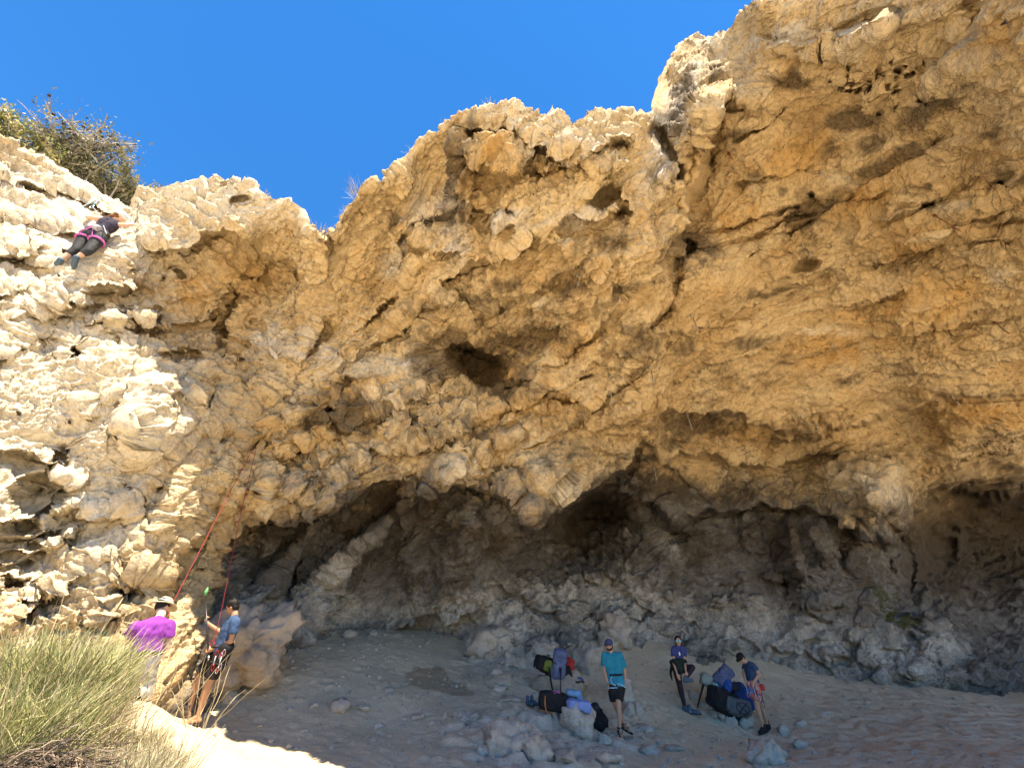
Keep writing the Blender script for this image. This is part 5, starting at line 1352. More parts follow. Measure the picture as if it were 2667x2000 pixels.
p.belt("harness_belt", hl, hr, .20, F_BLACK, .152, .022, .88); p.legloop(hl, kl, .12, .135, F_CYANW, .012); p.legloop(hr, kr, .12, .135, F_CYANW, .012)
m = MB(); m.tube([J(1395, 690, -.16) - p.o, J(1375, 740, -.17) - p.o, J(1400, 800, -.17) - p.o, J(1450, 825, -.17) - p.o], .012, 6); m.build("gear_loop", F_CYANW, p.e)
p.cap(F_CAPBLUE); c, f, u, w, R = p.hd
def fn(mb):
    mb.ball(c - u * R * .62 + f * R * .30, (R * .68, R * .62, R * .50), 12, 8, Matrix((w, f, u)).transposed())
    for q in (-1, 1): capsule(mb, c + w * (q * R * .74) - u * R * .05, c + w * (q * R * .55) - u * R * .6 + f * R * .3, R * .16, R * .2)
p.cloth("beard", fn, M_BEARD, .002, .008, 1)

# ---------- woman standing on one leg
J = lambda x, y, d=0: at(*ZC(x, y), Y0 + d)
pb = on_ground(*ZC(395, 1065)); Y0 = pb.y
p = Person("person in sunglasses and indigo T-shirt standing on one leg fitting a shoe", pb, SK_MID, .94)
neck, hd_ = J(312, 292), J(304, 222, -.02)
sl, sr = J(252, 322), J(372, 318); hl, hr = J(285, 560, .02), J(360, 555, .02)
p.torso_shapes(p.body, neck, sl, sr, hl, hr); p.head(hd_, (-.25, -1, -.1), (0, 0, 1), r=.10, neck=neck)
el, er = J(250, 480, -.10), J(384, 480, -.10); wl, wr_ = J(292, 620, -.24), J(398, 590, -.26)
p.limb([sl, el, wl], [.043, .036, .025]); p.limb([sr, er, wr_], [.043, .036, .025])
hand(p.body, wl, J(325, 690, -.26) - wl, (1, -.3, 0), .5, .9); hand(p.body, wr_, J(425, 650, -.28) - wr_, (-1, -.3, 0), .6, .9)
kl, al = J(330, 775, -.06), J(378, 990, .0); kr, ar = J(478, 540, -.16), J(395, 672, -.26)
al.z = gz_at(al.x, al.y) + .085
p.limb([hl, kl, lerp(kl, al, .3), al], [.09, .058, .055, .034]); p.limb([hr, kr, lerp(kr, ar, .3), ar], [.09, .058, .055, .034])
p.foot(al, (.4, -1, -.1)); p.foot(ar, (.9, -.3, .2))
p.finish(); p.eyes()
def fn(mb):
    ms_ = lerp(sl, sr, .5); p.torso_shapes(mb, neck, sl, sr, lerp(hl, ms_, .35), lerp(hr, ms_, .35), .02)
    for a, b in ((sl, el), (sr, er)): capsule(mb, a, lerp(a, b, .55), .066, .066, 14, True); mb.ball(a, .064)
p.cloth("t_shirt", fn, F_INDIGO, .008, .011, 3)
def fn(mb):
    capsule(mb, hl + Vector((0, 0, .08)), hr + Vector((0, 0, .08)), .10, .10)
    for a, b, c_ in ((hl, kl, al), (hr, kr, ar)): capsule(mb, a, b, .103, .068); capsule(mb, b, lerp(b, c_, .3), .068, .062); capsule(mb, lerp(b, c_, .3), lerp(b, c_, .97), .062, .043)
p.cloth("leggings", fn, F_PLUM, .003, .011, 4)
def fn(mb):
    q = [J(225, 480, .08), J(260, 465, -.13), J(330, 462, -.14), J(385, 470, -.1)]
    for a, b in zip(q[:-1], q[1:]): capsule(mb, a, b, .05, .05)
    capsule(mb, J(240, 490, .06), J(215, 600, .1), .06, .05, 10, False, .5, (1, 0, 0)); capsule(mb, J(215, 600, .1), J(232, 690, .1), .05, .015, 10, False, .5, (1, 0, 0))
    capsule(mb, J(300, 470, -.15), J(310, 560, -.19), .06, .05, 10, False, .5, (0, 1, 0)); capsule(mb, J(350, 480, -.15), J(345, 590, -.19), .06, .05, 10, False, .5, (0, 1, 0)); capsule(mb, J(270, 480, -.12), J(275, 600, -.12), .05, .04)
p.cloth("tied_jacket", fn, F_DKGREEN, .012, .012, 2)
p.shoe("shoe", al, (.4, -1, -.1), F_SLATE); p.shoe("shoe", ar, (.9, -.3, .2), F_SLATE)
p.hair(M_HAIR, True, 0)
c, f, u, w, R = p.hd
sg = MB(); sg.tube([c - p.o + w * R * .85 + u * R * .12, c - p.o + w * R * .75 + f * R * .75 + u * R * .14, c - p.o + f * R * 1.02 + u * R * .14, c - p.o - w * R * .75 + f * R * .75 + u * R * .14, c - p.o - w * R * .85 + u * R * .12], .006, 6); gl = sg.build("sunglasses", F_BLACK, p.e)
for q in (-1, 1):
    m = MB(); m.ball(c - p.o + w * (q * R * .40) + f * R * .96 + u * R * .06, (R * .33, R * .12, R * .22), 12, 8, Matrix((w, f, u)).transposed()); m.build("lens", M_LENS, gl)
m = MB(); m.ball(J(322, 378, -.135) - p.o, (.022, .006, .045), 8, 6); m.build("chest_print", M_WHITEPRINT, p.e)
for q in (-1, 1):
    def fb(mb): capsule(mb, c + w * (q * R * .7) - u * R * .6, c + w * (q * R * .85) - u * R * 2.3 + f * R * .55, R * .2, R * .1)
    p.cloth("braid", fb, M_HAIR, .002, .008, 1)

# ---------- man with the red pouch, looking down at his harness
pb = on_ground(*ZC(1340, 1345)); Y0 = pb.y
p = Person("person in navy T-shirt and dark cap checking a harness with a red pouch", pb, SK_MID)
neck, hd_ = J(1120, 470), J(1062, 432)
sn, sf = J(1205, 525, -.15), J(1125, 510, .16); hn, hf = J(1235, 790, -.09), J(1190, 780, .10)
p.torso_shapes(p.body, neck, sn, sf, hn, hf); p.head(hd_, (-1, -.35, -.85), (-.35, 0, 1), neck=neck)
en, ef = J(1278, 625, -.20), J(1088, 615, .10); wn_, wf = J(1215, 715, -.22), J(1112, 690, -.06)
p.limb([sn, en, wn_], [.05, .042, .029]); p.limb([sf, ef, wf], [.05, .042, .029])
hand(p.body, wn_, J(1185, 770, -.2) - wn_, (-1, .3, .3), .7); hand(p.body, wf, J(1125, 740, -.1) - wf, (1, .2, .3), .7)
kn_, kf = J(1252, 1010, -.10), J(1300, 1005, .10); an_, af = J(1328, 1270, -.06), J(1380, 1235, .16)
p.limb([hn, kn_, lerp(kn_, an_, .3), an_], [.092, .062, .06, .037]); p.limb([hf, kf, lerp(kf, af, .3), af], [.092, .062, .06, .037])
p.foot(an_, (-1, -.3, -.15)); p.foot(af, (-.9, -.6, -.2)); p.finish(); p.eyes()
p.shoe("shoe", an_, (-1, -.3, -.15), F_BLACK, True); p.shoe("shoe", af, (-.9, -.6, -.2), F_BLACK, True)
def fn(mb):
    ms_ = lerp(sn, sf, .5); p.torso_shapes(mb, neck, sn, sf, lerp(hn, ms_, .12), lerp(hf, ms_, .12), .024)
    for a, b in ((sn, en), (sf, ef)): capsule(mb, a, lerp(a, b, .55), .078, .074, 14, True); mb.ball(a, .076)
p.cloth("t_shirt", fn, F_NAVY, .009, .012, 3)
def fn(mb):
    capsule(mb, hn + Vector((-.02, 0, .08)), hf + Vector((-.02, 0, .08)), .11, .11); capsule(mb, hn, hf, .115, .115)
    for a, b in ((hn, kn_), (hf, kf)): capsule(mb, a, lerp(a, b, .66), .12, .112, 14, True); mb.ball(a, .118)
p.cloth("shorts", fn, F_SALMON, .009, .012, 3)
p.belt("harness_belt", hn, hf, .09, F_GREYSH, .165, .024, .85); p.legloop(hn, kn_, .3, .125, F_RED, .014)
p.hair(M_HAIR, curls=.5); p.cap(F_BLACK)
draws_on(p, [J(1160, 740, -.24), J(1180, 750, -.25), J(1215, 780, -.25), J(1235, 790, -.25), J(1250, 790, -.25), J(1140, 760, -.15), J(1120, 750, -.08)], .20, [F_BLUEW, F_BLUEW, F_CYANW, F_RED])
def fn(mb): capsule(mb, J(1285, 745, -.12), J(1310, 815, -.12), .075, .085, 12, True)
p.cloth("chalk_pouch", fn, F_RED, .006, .01, 2)
m = MB(); carabiner(m, J(1325, 985, -.1) - p.o, (0, 0, 1), (1, 0, 0), .07, .03, .008); m.tube([J(1310, 840, -.1) - p.o, J(1320, 950, -.1) - p.o], .008, 6); m.build("spare_carabiner", M_DKMETAL, p.e)

# ---------- climber up on the sunlit wall
pc = on_cliff(*ZD(900, 950), 0.0); Y0 = pc.y - .36
J = lambda x, y, d=0: at(*ZD(x, y), Y0 + d)
p = Person("climber with white helmet and pink harness high on the sunlit wall", J(880, 1000), SK_PALE, .97)
hl, hr = J(800, 850), J(1060, 900); neck, hd_ = J(1330, 560, .06), J(1450, 490, .06)
sl, sr = J(1170, 545, .02), J(1400, 645, .06)
p.torso_shapes(p.body, neck, sl, sr, hl, hr); p.head(hd_, (.55, .7, -.2), (.35, 0, 1), neck=neck)
el, wl = J(810, 500, .06), J(925, 415, .16); er, wr_ = J(1560, 655, .12), J(1720, 640, .2)
p.limb([sl, el, wl], [.046, .04, .028]); p.limb([sr, er, wr_], [.046, .04, .028])
hand(p.body, wl, (.6, .6, .4), (0, 0, 1), .7); hand(p.body, wr_, (.8, .4, .1), (0, 0, 1), .7)
kl, al = J(590, 1130, -.06), J(285, 1330, -.12); kr, ar = J(830, 1160, -.08), J(600, 1285, -.12)
p.limb([hl, kl, lerp(kl, al, .3), al], [.098, .064, .062, .036]); p.limb([hr, kr, lerp(kr, ar, .3), ar], [.098, .064, .062, .036])
p.foot(al, (-.7, .4, -.4)); p.foot(ar, (-.4, .6, -.5)); p.finish()
p.shoe("climbing_shoe", al, (-.7, .4, -.4), F_SLATE); p.shoe("climbing_shoe", ar, (-.4, .6, -.5), F_SLATE)
def fn(mb):
    ms_ = lerp(sl, sr, .5); p.torso_shapes(mb, lerp(ms_, neck, .4), lerp(sl, ms_, .12), lerp(sr, ms_, .12), lerp(hl, ms_, .30), lerp(hr, ms_, .30), .018)
p.cloth("tank_top", fn, fabric("dark_print_vest", (.035, .03, .05)), .008, .011, 3)
def fn(mb):
    capsule(mb, hl, hr, .118, .118); capsule(mb, lerp(hl, sl, .2), lerp(hr, sr, .2), .105, .105)
    for a, b, c_ in ((hl, kl, al), (hr, kr, ar)): capsule(mb, a, b, .122, .078); capsule(mb, b, lerp(b, c_, .30), .078, .07); capsule(mb, lerp(b, c_, .30), lerp(b, c_, .5), .07, .062, 12, True)
p.cloth("leggings", fn, F_CHAR, .004, .011, 4)
p.legloop(hl, kl, .30, .122, F_PINK, .02); p.legloop(hr, kr, .30, .122, F_PINK, .02)
ax_ = (hr - hl).normalized(); up_ = ((sl + sr) / 2 - (hl + hr) / 2).normalized(); m = MB(); m.ring((hl + hr) / 2 + up_ * .14 - p.o, ax_, up_.cross(ax_), .175, .02, 28, 6, .135); m.build("harness_belt", F_PINK, p.e)
for q in (hl, hr):
    m = MB(); m.tube([lerp(hl, hr, .5) + up_ * .13 + Vector((0, -.14, 0)) - p.o, lerp(q, lerp(hl, hr, .5), .2) + Vector((0, -.14, -.02)) - p.o, lerp(q, kl if q is hl else kr, .28) + Vector((0, -.12, 0)) - p.o], .009, 5); m.build("strap", F_PINK, p.e)
def fn(mb): capsule(mb, J(960, 690, -.12), J(1040, 730, -.12), .06, .06, 12, True)
p.cloth("chalk_bag", fn, F_GREYSH, .006, .01, 2)
c, f, u, w, R = p.hd; M = Matrix((w, f, u)).transposed()
p.cloth("helmet", lambda mb: mb.ball(c + u * R * .55, (R * 1.14, R * 1.36, R * .92), 18, 12, M), M_WHITE, 0, .009, 2)
p.cloth("hair", lambda mb: (mb.ball(c - f * R * .3 - u * R * .05, (R * .85, R * .8, R * .9), 12, 9, M), capsule(mb, c - f * R * .8 - u * R * .4, c - f * R * 1.6 - u * R * 2.4, R * .35, R * .18)), M_REDHAIR, .006, .009, 1)
CLIMBER = p
# ------------------------------------------------------------------ ropes, bolts and hanging quickdraws
def rope_mat(name, a, b_):
    t = NT(name); x = t.n("ShaderNodeTexWave"); t.l(t.coord(), x.inputs[0]); x.inputs["Scale"].default_value = 40
    return t.done(t.mix(t.rng(x.outputs["Fac"], .4, .6), a, b_), .8)
R_RED = rope_mat("red_rope", (.40, .06, .05), (.26, .03, .03)); R_GREY = rope_mat("blue_grey_rope", (.26, .33, .37), (.40, .47, .50)); R_DARK = rope_mat("dark_red_rope", (.28, .03, .045), (.16, .015, .03))
def rope(label, pts, r, mat, sag=.0):
    pts = [Vector(q) for q in pts]; P_ = []
    for a, b in zip(pts[:-1], pts[1:]):
        for k in range(12): t = k / 12; P_.append(lerp(a, b, t) - Vector((0, 0, sag * 4 * t * (1 - t))))
    P_.append(pts[-1]); o_ = P_[0]
    m = MB(); m.tube([q - o_ for q in P_], r, 6); o = m.build("rope", mat); o.location = o_; return tag(o, label, "rope")
ANC = on_cliff(*Z2(1560, 735), .30)
rope("taut bright red rope running up from the man in purple", [PURPLE[0].o + (J0 - PURPLE[0].o) for J0 in [at(*ZA(520, 815), 7.35)]] + [at(*ZA(640, 240), 7.6), lerp(at(*ZA(640, 240), 7.6), ANC, .5), ANC], .0055, R_RED)
rope("darker red rope running up from the man with the black pole", [BLUE_TIE, at(*Z2(1275, 1640), 8.7), lerp(at(*Z2(1275, 1640), 8.7), ANC, .5), ANC + Vector((.06, 0, -.02))], .0055, R_DARK)
m = MB(); c0 = BLUE_TIE; m.tube([c0 - c0, at(*ZA(1165, 640), 8.7) - c0, at(*ZA(1120, 612), 8.68) - c0, at(*ZA(1090, 640), 8.68) - c0, at(*ZA(1130, 690), 8.68) - c0], .008, 6); o = m.build("rope_loop", R_DARK); o.location = c0; tag(o, "small red loop of rope at the waist of the man with the pole", "rope")

def quickdraw(label, top, L=.26, mat=None, tilt=0.0, rust=False, name="quickdraw"):
    top = Vector(top); e = empty(name, top); tag(e, label, "quickdraw", "quickdraws hanging on the rock")
    d = Vector((math.sin(tilt), -.12, -1)).normalized(); s = Vector((1, .35, 0)).normalized()
    hm = plain_rust if rust else M_METAL
    m = MB(); m.box((0, .01, .01), (.018, .02, .022)); m.ring((0, -.012, -.012), (1, 0, 0), (0, 0, 1), .016, .005, 10, 5); m.build("hanger", hm, e, bevel=.004)
    m = MB(); m.ring(d * .055, s, d, .024, .0065, 14, 5, .046); m.build("carabiner", hm, e)
    m = MB(); m.tube([d * .09, d * (L * .5), d * (L - .055)], .0125, 6, flat=.5); m.build("sling", mat or F_BLACK, e)
    m = MB(); m.ring(d * (L - .01), s, d, .026, .0065, 14, 5, .05); m.build("carabiner", hm, e)
    return e
plain_rust = plain("rusty_steel", (.20, .07, .04), .8, .3)
for (x, y, L, mt, ti, ru, lab) in [
        (1495, 405, .26, F_KHAKI, 0, 0, "sunlit pale quickdraw below the central summit"), (1330, 665, .30, F_BLACK, -.1, 0, "quickdraw over the sloping shelf in the middle of the buttress"), (1512, 705, .28, F_BLACK, 0, 0, "quickdraw to the right of the sloping shelf"),
        (1160, 758, .26, F_GREYSH, -.1, 0, "upper of two quickdraws above the round hole"), (1092, 798, .28, F_BLACK, -.1, 0, "lower left of two quickdraws near the round hole"), (1060, 620, .26, F_GREYSH, -.15, 0, "grey quickdraw near the left edge of the buttress"),
        (1055, 560, .22, F_GREYSH, -.2, 0, "quickdraw under the left skyline of the buttress"), (1795, 818, .40, F_BLACK, .1, 0, "dark quickdraw above the long black recess"), (2138, 436, .26, F_GREYSH, .25, 0, "white quickdraw beside the pale knob on the roof"),
        (1902, 392, .2, F_RED, 0, 1, "small red quickdraw near the dark arete"), (2448, 556, .50, plain_rust, .4, 1, "long rusty chain on the upper roof"), (2084, 638, .34, F_BLACK, .2, 0, "thin quickdraw in the middle of the roof"),
        (2160, 892, .46, F_GREYSH, .25, 0, "left of three quickdraws in a row low on the roof"), (2284, 924, .42, F_BLACK, .3, 0, "middle of three quickdraws in a row low on the roof"), (2442, 940, .34, F_BLACK, .3, 0, "right of three quickdraws in a row low on the roof"),
        (2476, 1025, .24, F_BLACK, .2, 0, "short quickdraw at the lower rim of the roof"), (2590, 826, .34, F_BLACK, .25, 1, "rusty quickdraw near the right edge of the picture"), (1785, 1072, .5, F_GREYSH, .05, 0, "white sling hanging in the long black recess"),
        (1684, 948, .42, F_BLACK, 0, 0, "dark quickdraw left of the long black recess"), (1583, 1008, .34, F_GREYSH, 0, 0, "quickdraw right of the cracks in the central recess"), (1702, 1208, .38, F_GREYSH, 0, 0, "pale sling under the mouth of the dark cave"), (2120, 1090, .26, F_GREYSH, 0, 0, "short pale quickdraw at the lip of the orange bulge")]:
    quickdraw(lab, on_cliff(x, y, .05), L, mt, ti, ru)
e = empty("bolt", on_cliff(2640, 44, .03)); tag(e, "large dark bolt close to the camera in the top right corner", "bolt")
m = MB(); m.tube([(0, .04, .03), (.0, -.005, -.005), (.035, -.03, -.02), (.075, -.06, -.035)], [.012, .02, .011, .011], 8); m.build("shank", M_DKMETAL, e)
m = MB(); m.ball((-.004, 0, 0), .022, 8, 6); m.build("head", M_DKMETAL, e)
# climber's lines
bA = on_cliff(256, 521, .06); bB = on_cliff(36, 594, .06)
quickdraw("quickdraw just above the raised arm of the climber", bA, .34, F_CYANW, .05)
rope("blue-grey rope slanting down left from the bolt above the climber", [bA, at(*ZD(540, 380), bA.y - .15), at(*ZD(0, 745), bA.y - .1), on_cliff(0, 690, .12), on_cliff(-120, 770, .1)], .013, R_GREY)
rope("thin rope from the climber's harness up to the bolt", [bA + Vector((0, -.03, -.3)), at(*ZD(1040, 440), CLIMBER.o.y + .05), at(*ZD(1190, 830), CLIMBER.o.y - .15)], .007, R_GREY)
quickdraw("quickdraw at the left edge on the sunlit wall", bB, .3, F_CHAR, .1)
rope("dark slack sling hanging left of the climber on the sunlit wall", [bB, on_cliff(60, 625, .09), on_cliff(95, 640, .09), on_cliff(140, 600, .08)], .010, fabric("brown_sling", (.10, .06, .045)))

# ------------------------------------------------------------------ bags, clothes and shoes
def superblob(mb, c, half, M=None, n=26, m=16, e1=.36, e2=.42):
    c = Vector(c); v = []; f = []
    sp = lambda x, p: math.copysign(abs(x) ** p, x)
    for j in range(m + 1):
        ph = -math.pi / 2 + math.pi * j / m
        for i in range(n):
            th = 2 * math.pi * i / n
            d = Vector((half[0] * sp(math.cos(ph), e1) * sp(math.cos(th), e2), half[1] * sp(math.cos(ph), e1) * sp(math.sin(th), e2), half[2] * sp(math.sin(ph), e1)))
            v.append(c + (M @ d if M else d))
    for j in range(m):
        for i in range(n): f.append((j * n + i, j * n + (i + 1) % n, (j + 1) * n + (i + 1) % n, (j + 1) * n + i))
    mb.add(v, f)
def soft(name, parent, shapes, mat, wrinkle=.012, voxel=.014, wscale=8, smooth=2):
    mb = MB()
    for (c, half, M) in shapes: superblob(mb, c, half, M)
    return remesh(mb, name, mat, parent, voxel, smooth, wrinkle, None, wscale)
RX = lambda a: Matrix.Rotation(a, 3, 'X'); RY = lambda a: Matrix.Rotation(a, 3, 'Y'); RZ = lambda a: Matrix.Rotation(a, 3, 'Z')
F_LIME = fabric("lime_cloth", (.13, .17, .03)); F_LAV = fabric("lavender_blue_nylon", (.10, .125, .22)); F_SKY = fabric("light_blue_cotton", (.18, .26, .52)); F_COBALT = fabric("cobalt_nylon", (.02, .075, .28)); F_GMESH = fabric("grey_mesh", (.09, .10, .11), .9, .2, 160); F_ORANGE = fabric("orange_webbing", (.55, .20, .06)); F_AQUA = fabric("aqua_cloth", (.10, .45, .52)); F_YEL = fabric("yellow_rubber", (.55, .42, .03)); F_TEALSH = fabric("teal_grey_cloth", (.05, .12, .14))
def strap(e, name, pts, mat, r=.012, flat=.4): m = MB(); m.tube(pts, r, 6, flat=flat); return m.build(name, mat, e)
def backpack(label, loc, size, rot, main, second, third=None, straps=None, pockets=True):
    """body, lid, front pocket, side pockets, shoulder straps, haul loop"""
    e = empty("backpack", loc); e.rotation_euler = rot; tag(e, label, "backpack", "bags left on the rocks")
    w, d, h = size
    soft("main_bag", e, [((0, 0, h * .42), (w / 2, d / 2, h * .44), None)], main, .03)
    soft("lid", e, [((0, -.01, h * .88), (w * .48, d * .52, h * .11), RX(.12))], second, .02)
    if pockets:
        soft("front_pocket", e, [((0, -d * .52, h * .36), (w * .36, d * .16, h * .26), None)], third or second, .02)
        for q in (-1, 1): soft("side_pocket", e, [((q * w * .5, 0, h * .22), (w * .08, d * .32, h * .18), None)], second, .008)
    for q in (-1, 1):
        strap(e, "shoulder_strap", [(q * w * .2, d * .5, h * .84), (q * w * .24, d * .72, h * .6), (q * w * .28, d * .68, h * .3), (q * w * .34, d * .48, h * .1)], straps or second, .022, .45)
        strap(e, "compression_strap", [(q * w * .54, d * .3, h * .62), (q * w * .56, -d * .3, h * .58), (q * w * .3, -d * .66, h * .55)], straps or F_BLACK, .018, .5)
    strap(e, "haul_loop", [(-.04, d * .45, h * .92), (-.03, d * .5, h * 1.02), (.03, d * .5, h * 1.02), (.04, d * .45, h * .92)], straps or F_BLACK, .010, .5)
    return e
def sit(zf, zx, zy, Y, dz=0): q = at(*zf(zx, zy), Y); q.z += dz; return q
Yb = BAGROCK.location.y
ztop = BAGROCK.location.z + .28
b0 = at(*ZB(590, 700), Yb - .25)
backpack("lavender blue rucksack standing upright on the first heap", at(*ZB(585, 730), Yb - .18), (.30, .22, .62), (.22, .12, .15), F_LAV, F_LAV, fabric("periwinkle_nylon", (.12, .15, .25)), F_CHAR)
backpack("black and lime rucksack lying behind the lavender rucksack", at(*ZB(520, 560), Yb - .05), (.30, .24, .46), (.2, -1.25, .1), F_BLACK, F_BLACK, F_LIME, F_CHAR)
e = empty("stuff_bag", at(*ZB(310, 480), Yb - .12)); tag(e, "small black drawstring bag at the left end of the first heap", "bag"); soft("bag", e, [((0, 0, 0), (.10, .09, .085), RY(.3))], F_BLACK, .02); strap(e, "drawstring", [(.06, -.06, .05), (.12, -.09, .02), (.16, -.09, -.05)], F_CHAR, .008)
e = empty("water_bottle", at(*ZB(285, 560), Yb - .2)); tag(e, "white bottle with tan cap lying under the small black bag", "bottle"); m = MB(); m.tube([(-.05, 0, .03), (-.045, 0, .025), (.03, 0, -.01), (.05, 0, -.02)], [.012, .03, .03, .016], 10); m.build("flask", M_WHITE, e); m = MB(); m.tube([(.05, 0, -.02), (.09, 0, -.04)], .018, 10); m.build("lid", F_KHAKI, e)
e = empty("jacket", at(*ZB(760, 560), Yb - .10)); tag(e, "red jacket draped down the right side of the first heap", "jacket"); soft("cloth", e, [((-.03, .02, .05), (.11, .10, .15), RY(.5)), ((.08, 0, -.10), (.07, .05, .14), RY(-.7)), ((.17, 0, -.20), (.03, .03, .11), RY(-.9))], F_RED, .025, .014, 7)
e = empty("towel", at(*ZB(735, 690), Yb - .22)); tag(e, "black cloth hanging over the rock below the red jacket", "cloth"); soft("cloth", e, [((0, 0, 0), (.10, .04, .20), RY(-.2)), ((.05, .0, -.12), (.06, .035, .10), None)], F_BLACK, .02)
e = empty("trekking_pole", at(*ZB(630, 990), Yb - .52)); tag(e, "black pole standing in front of the lavender rucksack", "pole"); m = MB(); t_ = at(*ZB(626, 560), Yb - .42) - at(*ZB(630, 990), Yb - .52); m.tube([(0, 0, 0), t_ * .5, t_], [.012, .016, .018], 8); m.build("shaft", M_DKMETAL, e); m = MB(); m.tube([t_ * .85, t_ * .95, t_], [.024, .028, .022], 8); m.build("grip", M_SOLE, e)
e = empty("webbing", at(*ZB(465, 640), Yb - .45)); tag(e, "wide black strap hanging down the front of the first heap's rock", "strap"); strap(e, "band", [(.0, .05, .10), (.0, -.04, 0), (.02, -.06, -.15), (.05, -.06, -.33)], F_BLACK, .042, .25)
e = empty("sandals", at(*ZB(910, 750), Yb - .3)); tag(e, "blue sandals on the rock at the right end of the first heap", "sandals"); soft("sole", e, [((0, 0, -.03), (.11, .06, .02), RZ(.4))], M_SOLE, .004, .01); m = MB(); m.ring((0, 0, 0), (1, 0, 0), (0, .3, 1), .075, .02, 16, 6, .05); m.build("straps", F_COBALT, e)

def on_floor(zf, x, y, lift=0): q = on_ground(*zf(x, y)); q.z += lift; return q
def shoe_pair(label, loc, mat, mat2, rz=0.0, cat="shoes", toe=None, name="shoes"):
    e = empty(name, loc); e.rotation_euler = (0, 0, rz); tag(e, label, cat)
    for q in (-1, 1):
        mb = MB(); x = q * .07; yy = .03 * q
        capsule(mb, (x, .08 + yy, .06), (x, -.06 + yy, .045), .048, .042); capsule(mb, (x, -.06 + yy, .045), (x, -.15 + yy, .035), .042, .032); capsule(mb, (x, .09 + yy, .05), (x, .08 + yy, .15), .044, .036)
        s_ = remesh(mb, "shoe", mat, e, .01, 2, .003); m = MB(); capsule(m, (x, .10 + yy, .014), (x, -.14 + yy, .014), .046, .042, 12, False, .3, (0, 0, 1)); m.build("sole", mat2, s_)
    return e
shoe_pair("pair of dark navy boots standing left of the black bag", on_floor(ZB, 200, 1125), F_SLATE, M_SOLE, .5)
e = empty("open_bag", on_floor(ZB, 530, 1195)); tag(e, "open black rope bag with orange strap in front of the first heap", "bag")
soft("bag", e, [((0, 0, .15), (.30, .18, .15), RY(.12)), ((-.12, 0, .26), (.10, .14, .06), None), ((.16, -.02, .10), (.14, .14, .10), None)], F_BLACK, .022, .014, 6)
strap(e, "orange_strap", [(-.18, -.19, .26), (-.19, -.21, .12), (-.17, -.22, .0), (-.12, -.27, -.02), (-.04, -.32, .0)], F_ORANGE, .016, .4)
m = MB(); m.ring((0, -.02, .29), (1, 0, -.12), (0, 1, 0), .17, .014, 20, 6, .10); m.build("rim", F_SALMON, e)
soft("contents", e, [((.02, 0, .28), (.12, .07, .03), None)], F_PINK, .02)
e = empty("climbing_shoe", on_floor(ZB, 665, 1235)); tag(e, "black climbing shoe with yellow patch at the foot of the black bag", "shoe"); mb = MB(); capsule(mb, (-.06, .04, .07), (.06, -.05, .05), .055, .045); capsule(mb, (-.07, .05, .08), (-.06, .06, .16), .045, .04); remesh(mb, "upper", F_BLACK, e, .01, 2, .003); m = MB(); m.box((-.005, -.055, .085), (.03, .012, .035), RY(.2)); m.build("patch", F_YEL, e, bevel=.004); m = MB(); capsule(m, (-.09, .05, .015), (.09, -.06, .015), .05, .04, 12, False, .3, (0, 0, 1)); m.build("sole", M_SOLE, e)
SB = bpy.data.objects["boulder.001"]; zt = SB.location
e = empty("shirt", at(*ZB(900, 1130), zt.y - .05)); tag(e, "folded light blue shirt on top of the pale boulder", "shirt"); soft("cloth", e, [((0, 0, .02), (.22, .16, .07), RY(.12)), ((.14, -.06, -.03), (.08, .10, .07), RY(.3)), ((-.1, -.02, .05), (.12, .1, .05), RZ(.4))], F_SKY, .02, .012, 8)
e = empty("bundle", at(*ZB(830, 990), zt.y + .25)); tag(e, "crumpled sky blue rope bundle behind the folded shirt", "cloth"); soft("cloth", e, [((0, 0, .06), (.15, .10, .05), RY(.1)), ((.10, 0, 0), (.05, .07, .10), RY(-.2)), ((-.13, 0, -.01), (.04, .06, .08), RY(.3))], fabric("sky_blue_cloth", (.13, .27, .44)), .02); soft("lining", e, [((0, .02, -.02), (.12, .08, .07), None)], fabric("olive_lining", (.10, .11, .06)), .015)
bp = backpack("slim black rucksack leaning against the right side of the pale boulder", on_floor(ZB, 1265, 1450), (.30, .16, .46), (.1, -.62, .25), F_BLACK, F_CHAR, F_BLACK, F_CHAR)
# second heap, beside the man with the red pouch
Y2 = on_ground(*ZC(850, 1190)).y + .12
bigp = backpack("big black and grey mesh rucksack lying on the stone pile", at(*ZC(1010, 1050), Y2 + .05), (.46, .34, .84), (.3, -1.12, .12), F_BLACK, F_BLACK, F_GMESH, F_BLACK)
m = MB(); 
e = empty("mesh_pocket_bag", at(*ZC(1040, 1010), Y2 - .22)); tag(e, "grey mesh bag with crossed black cords at the right end of the stone pile", "bag"); soft("bag", e, [((0, 0, 0), (.26, .12, .16), RY(.18))], F_GMESH, .012); strap(e, "cord", [(-.12, -.13, .10), (.0, -.15, .0), (.14, -.13, -.14)], F_BLACK, .009); strap(e, "cord", [(.14, -.13, .08), (.0, -.15, -.02), (-.10, -.13, -.13)], F_BLACK, .009); m = MB(); m.ring((.02, -.135, -.02), (1, 0, -.15), (0, 0, 1), .15, .009, 20, 5, .11); m.build("hoop", F_BLACK, e)
backpack("lavender patterned rucksack on top of the second heap", at(*ZC(775, 740), Y2 + .12), (.30, .24, .50), (.35, .75, .1), F_LAV, F_LAV, F_LAV, F_CHAR)
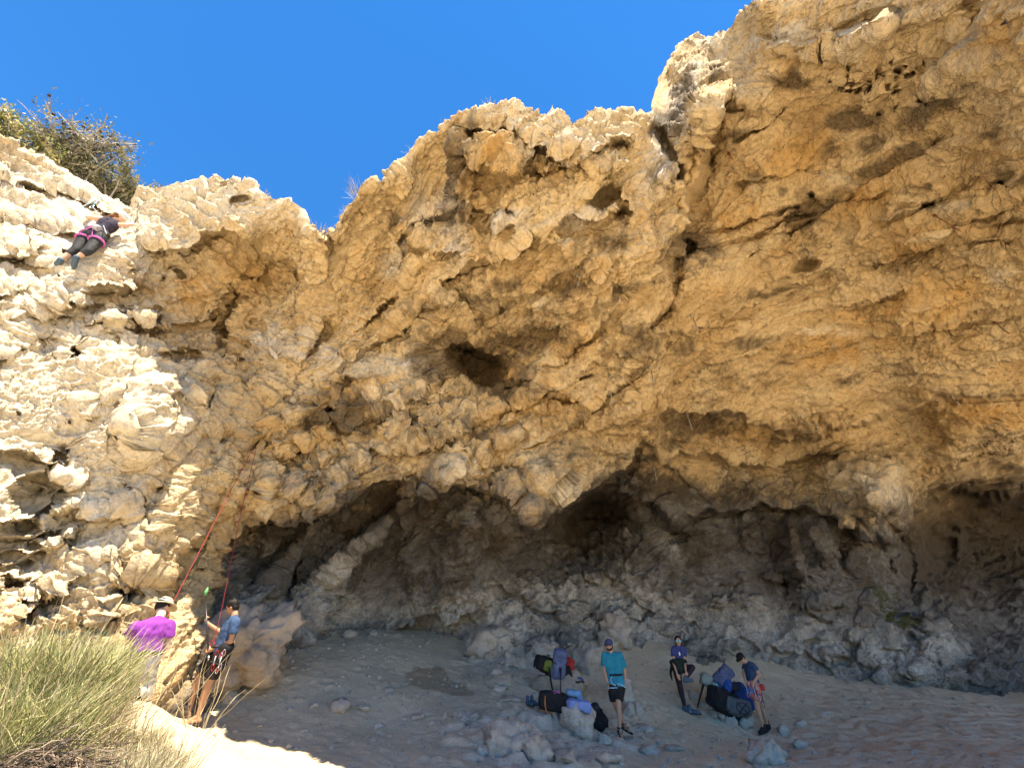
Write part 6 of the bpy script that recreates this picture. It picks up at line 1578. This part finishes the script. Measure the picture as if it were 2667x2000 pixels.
e = empty("stuff_sack", at(*ZC(895, 760), Y2 - .06)); tag(e, "cobalt blue stuff sack in the middle of the second heap", "bag"); soft("sack", e, [((0, 0, 0), (.09, .08, .13), RY(.3))], F_COBALT, .015); strap(e, "cord", [(-.05, -.08, .08), (0, -.1, .0), (.04, -.08, -.09)], F_BLACK, .008)
e = empty("side_bag", at(*ZC(1080, 900), Y2 + .25)); tag(e, "dark blue bag behind the right end of the second heap", "bag"); soft("bag", e, [((0, 0, 0), (.18, .14, .30), RY(-.45))], fabric("dark_blue_nylon", (.02, .06, .22)), .015); strap(e, "handle", [(-.12, -.05, .26), (-.16, -.06, .34), (-.08, -.06, .32)], F_BLACK, .012)
e = empty("socks", at(*ZC(775, 790), Y2 - .2)); tag(e, "aqua sock draped over the big black rucksack", "sock"); strap(e, "sock", [(-.06, .02, .10), (0, -.02, .08), (.01, -.03, -.02), (.05, -.03, -.10), (.09, -.02, -.12)], F_AQUA, .030, .6)
e = empty("carrier_bag", at(*ZC(640, 690), Y2 + .1)); tag(e, "pale greenish plastic bag at the left end of the second heap", "bag"); soft("bag", e, [((0, 0, 0), (.13, .10, .13), RY(.4))], fabric("pale_green_plastic", (.22, .26, .22), .4), .025, .014, 10)
e = empty("dark_pouch", at(*ZC(985, 770), Y2 + .02)); tag(e, "round charcoal pouch right of the cobalt stuff sack", "bag"); soft("pouch", e, [((0, 0, 0), (.09, .08, .09), None)], F_CHAR, .012); strap(e, "loop", [(-.03, -.02, .09), (0, -.02, .14), (.03, -.02, .09)], F_BLACK, .008)
a_, b_ = at(*ZC(610, 740), Y2 - .12), on_floor(ZC, 535, 1020)
e = empty("trekking_pole", b_); tag(e, "black pole leaning on the left end of the second heap", "pole"); m = MB(); m.tube([(0, 0, 0), (a_ - b_) * .5, a_ - b_], [.016, .022, .026], 8); m.build("shaft", M_DKMETAL, e); m = MB(); m.tube([(a_ - b_) * .8, (a_ - b_)], [.03, .028], 8); m.build("grip", M_SOLE, e)
shoe_pair("pair of dark sandals beside the standing foot of the woman", on_floor(ZC, 490, 1100), F_SLATE, M_SOLE, 1.0)
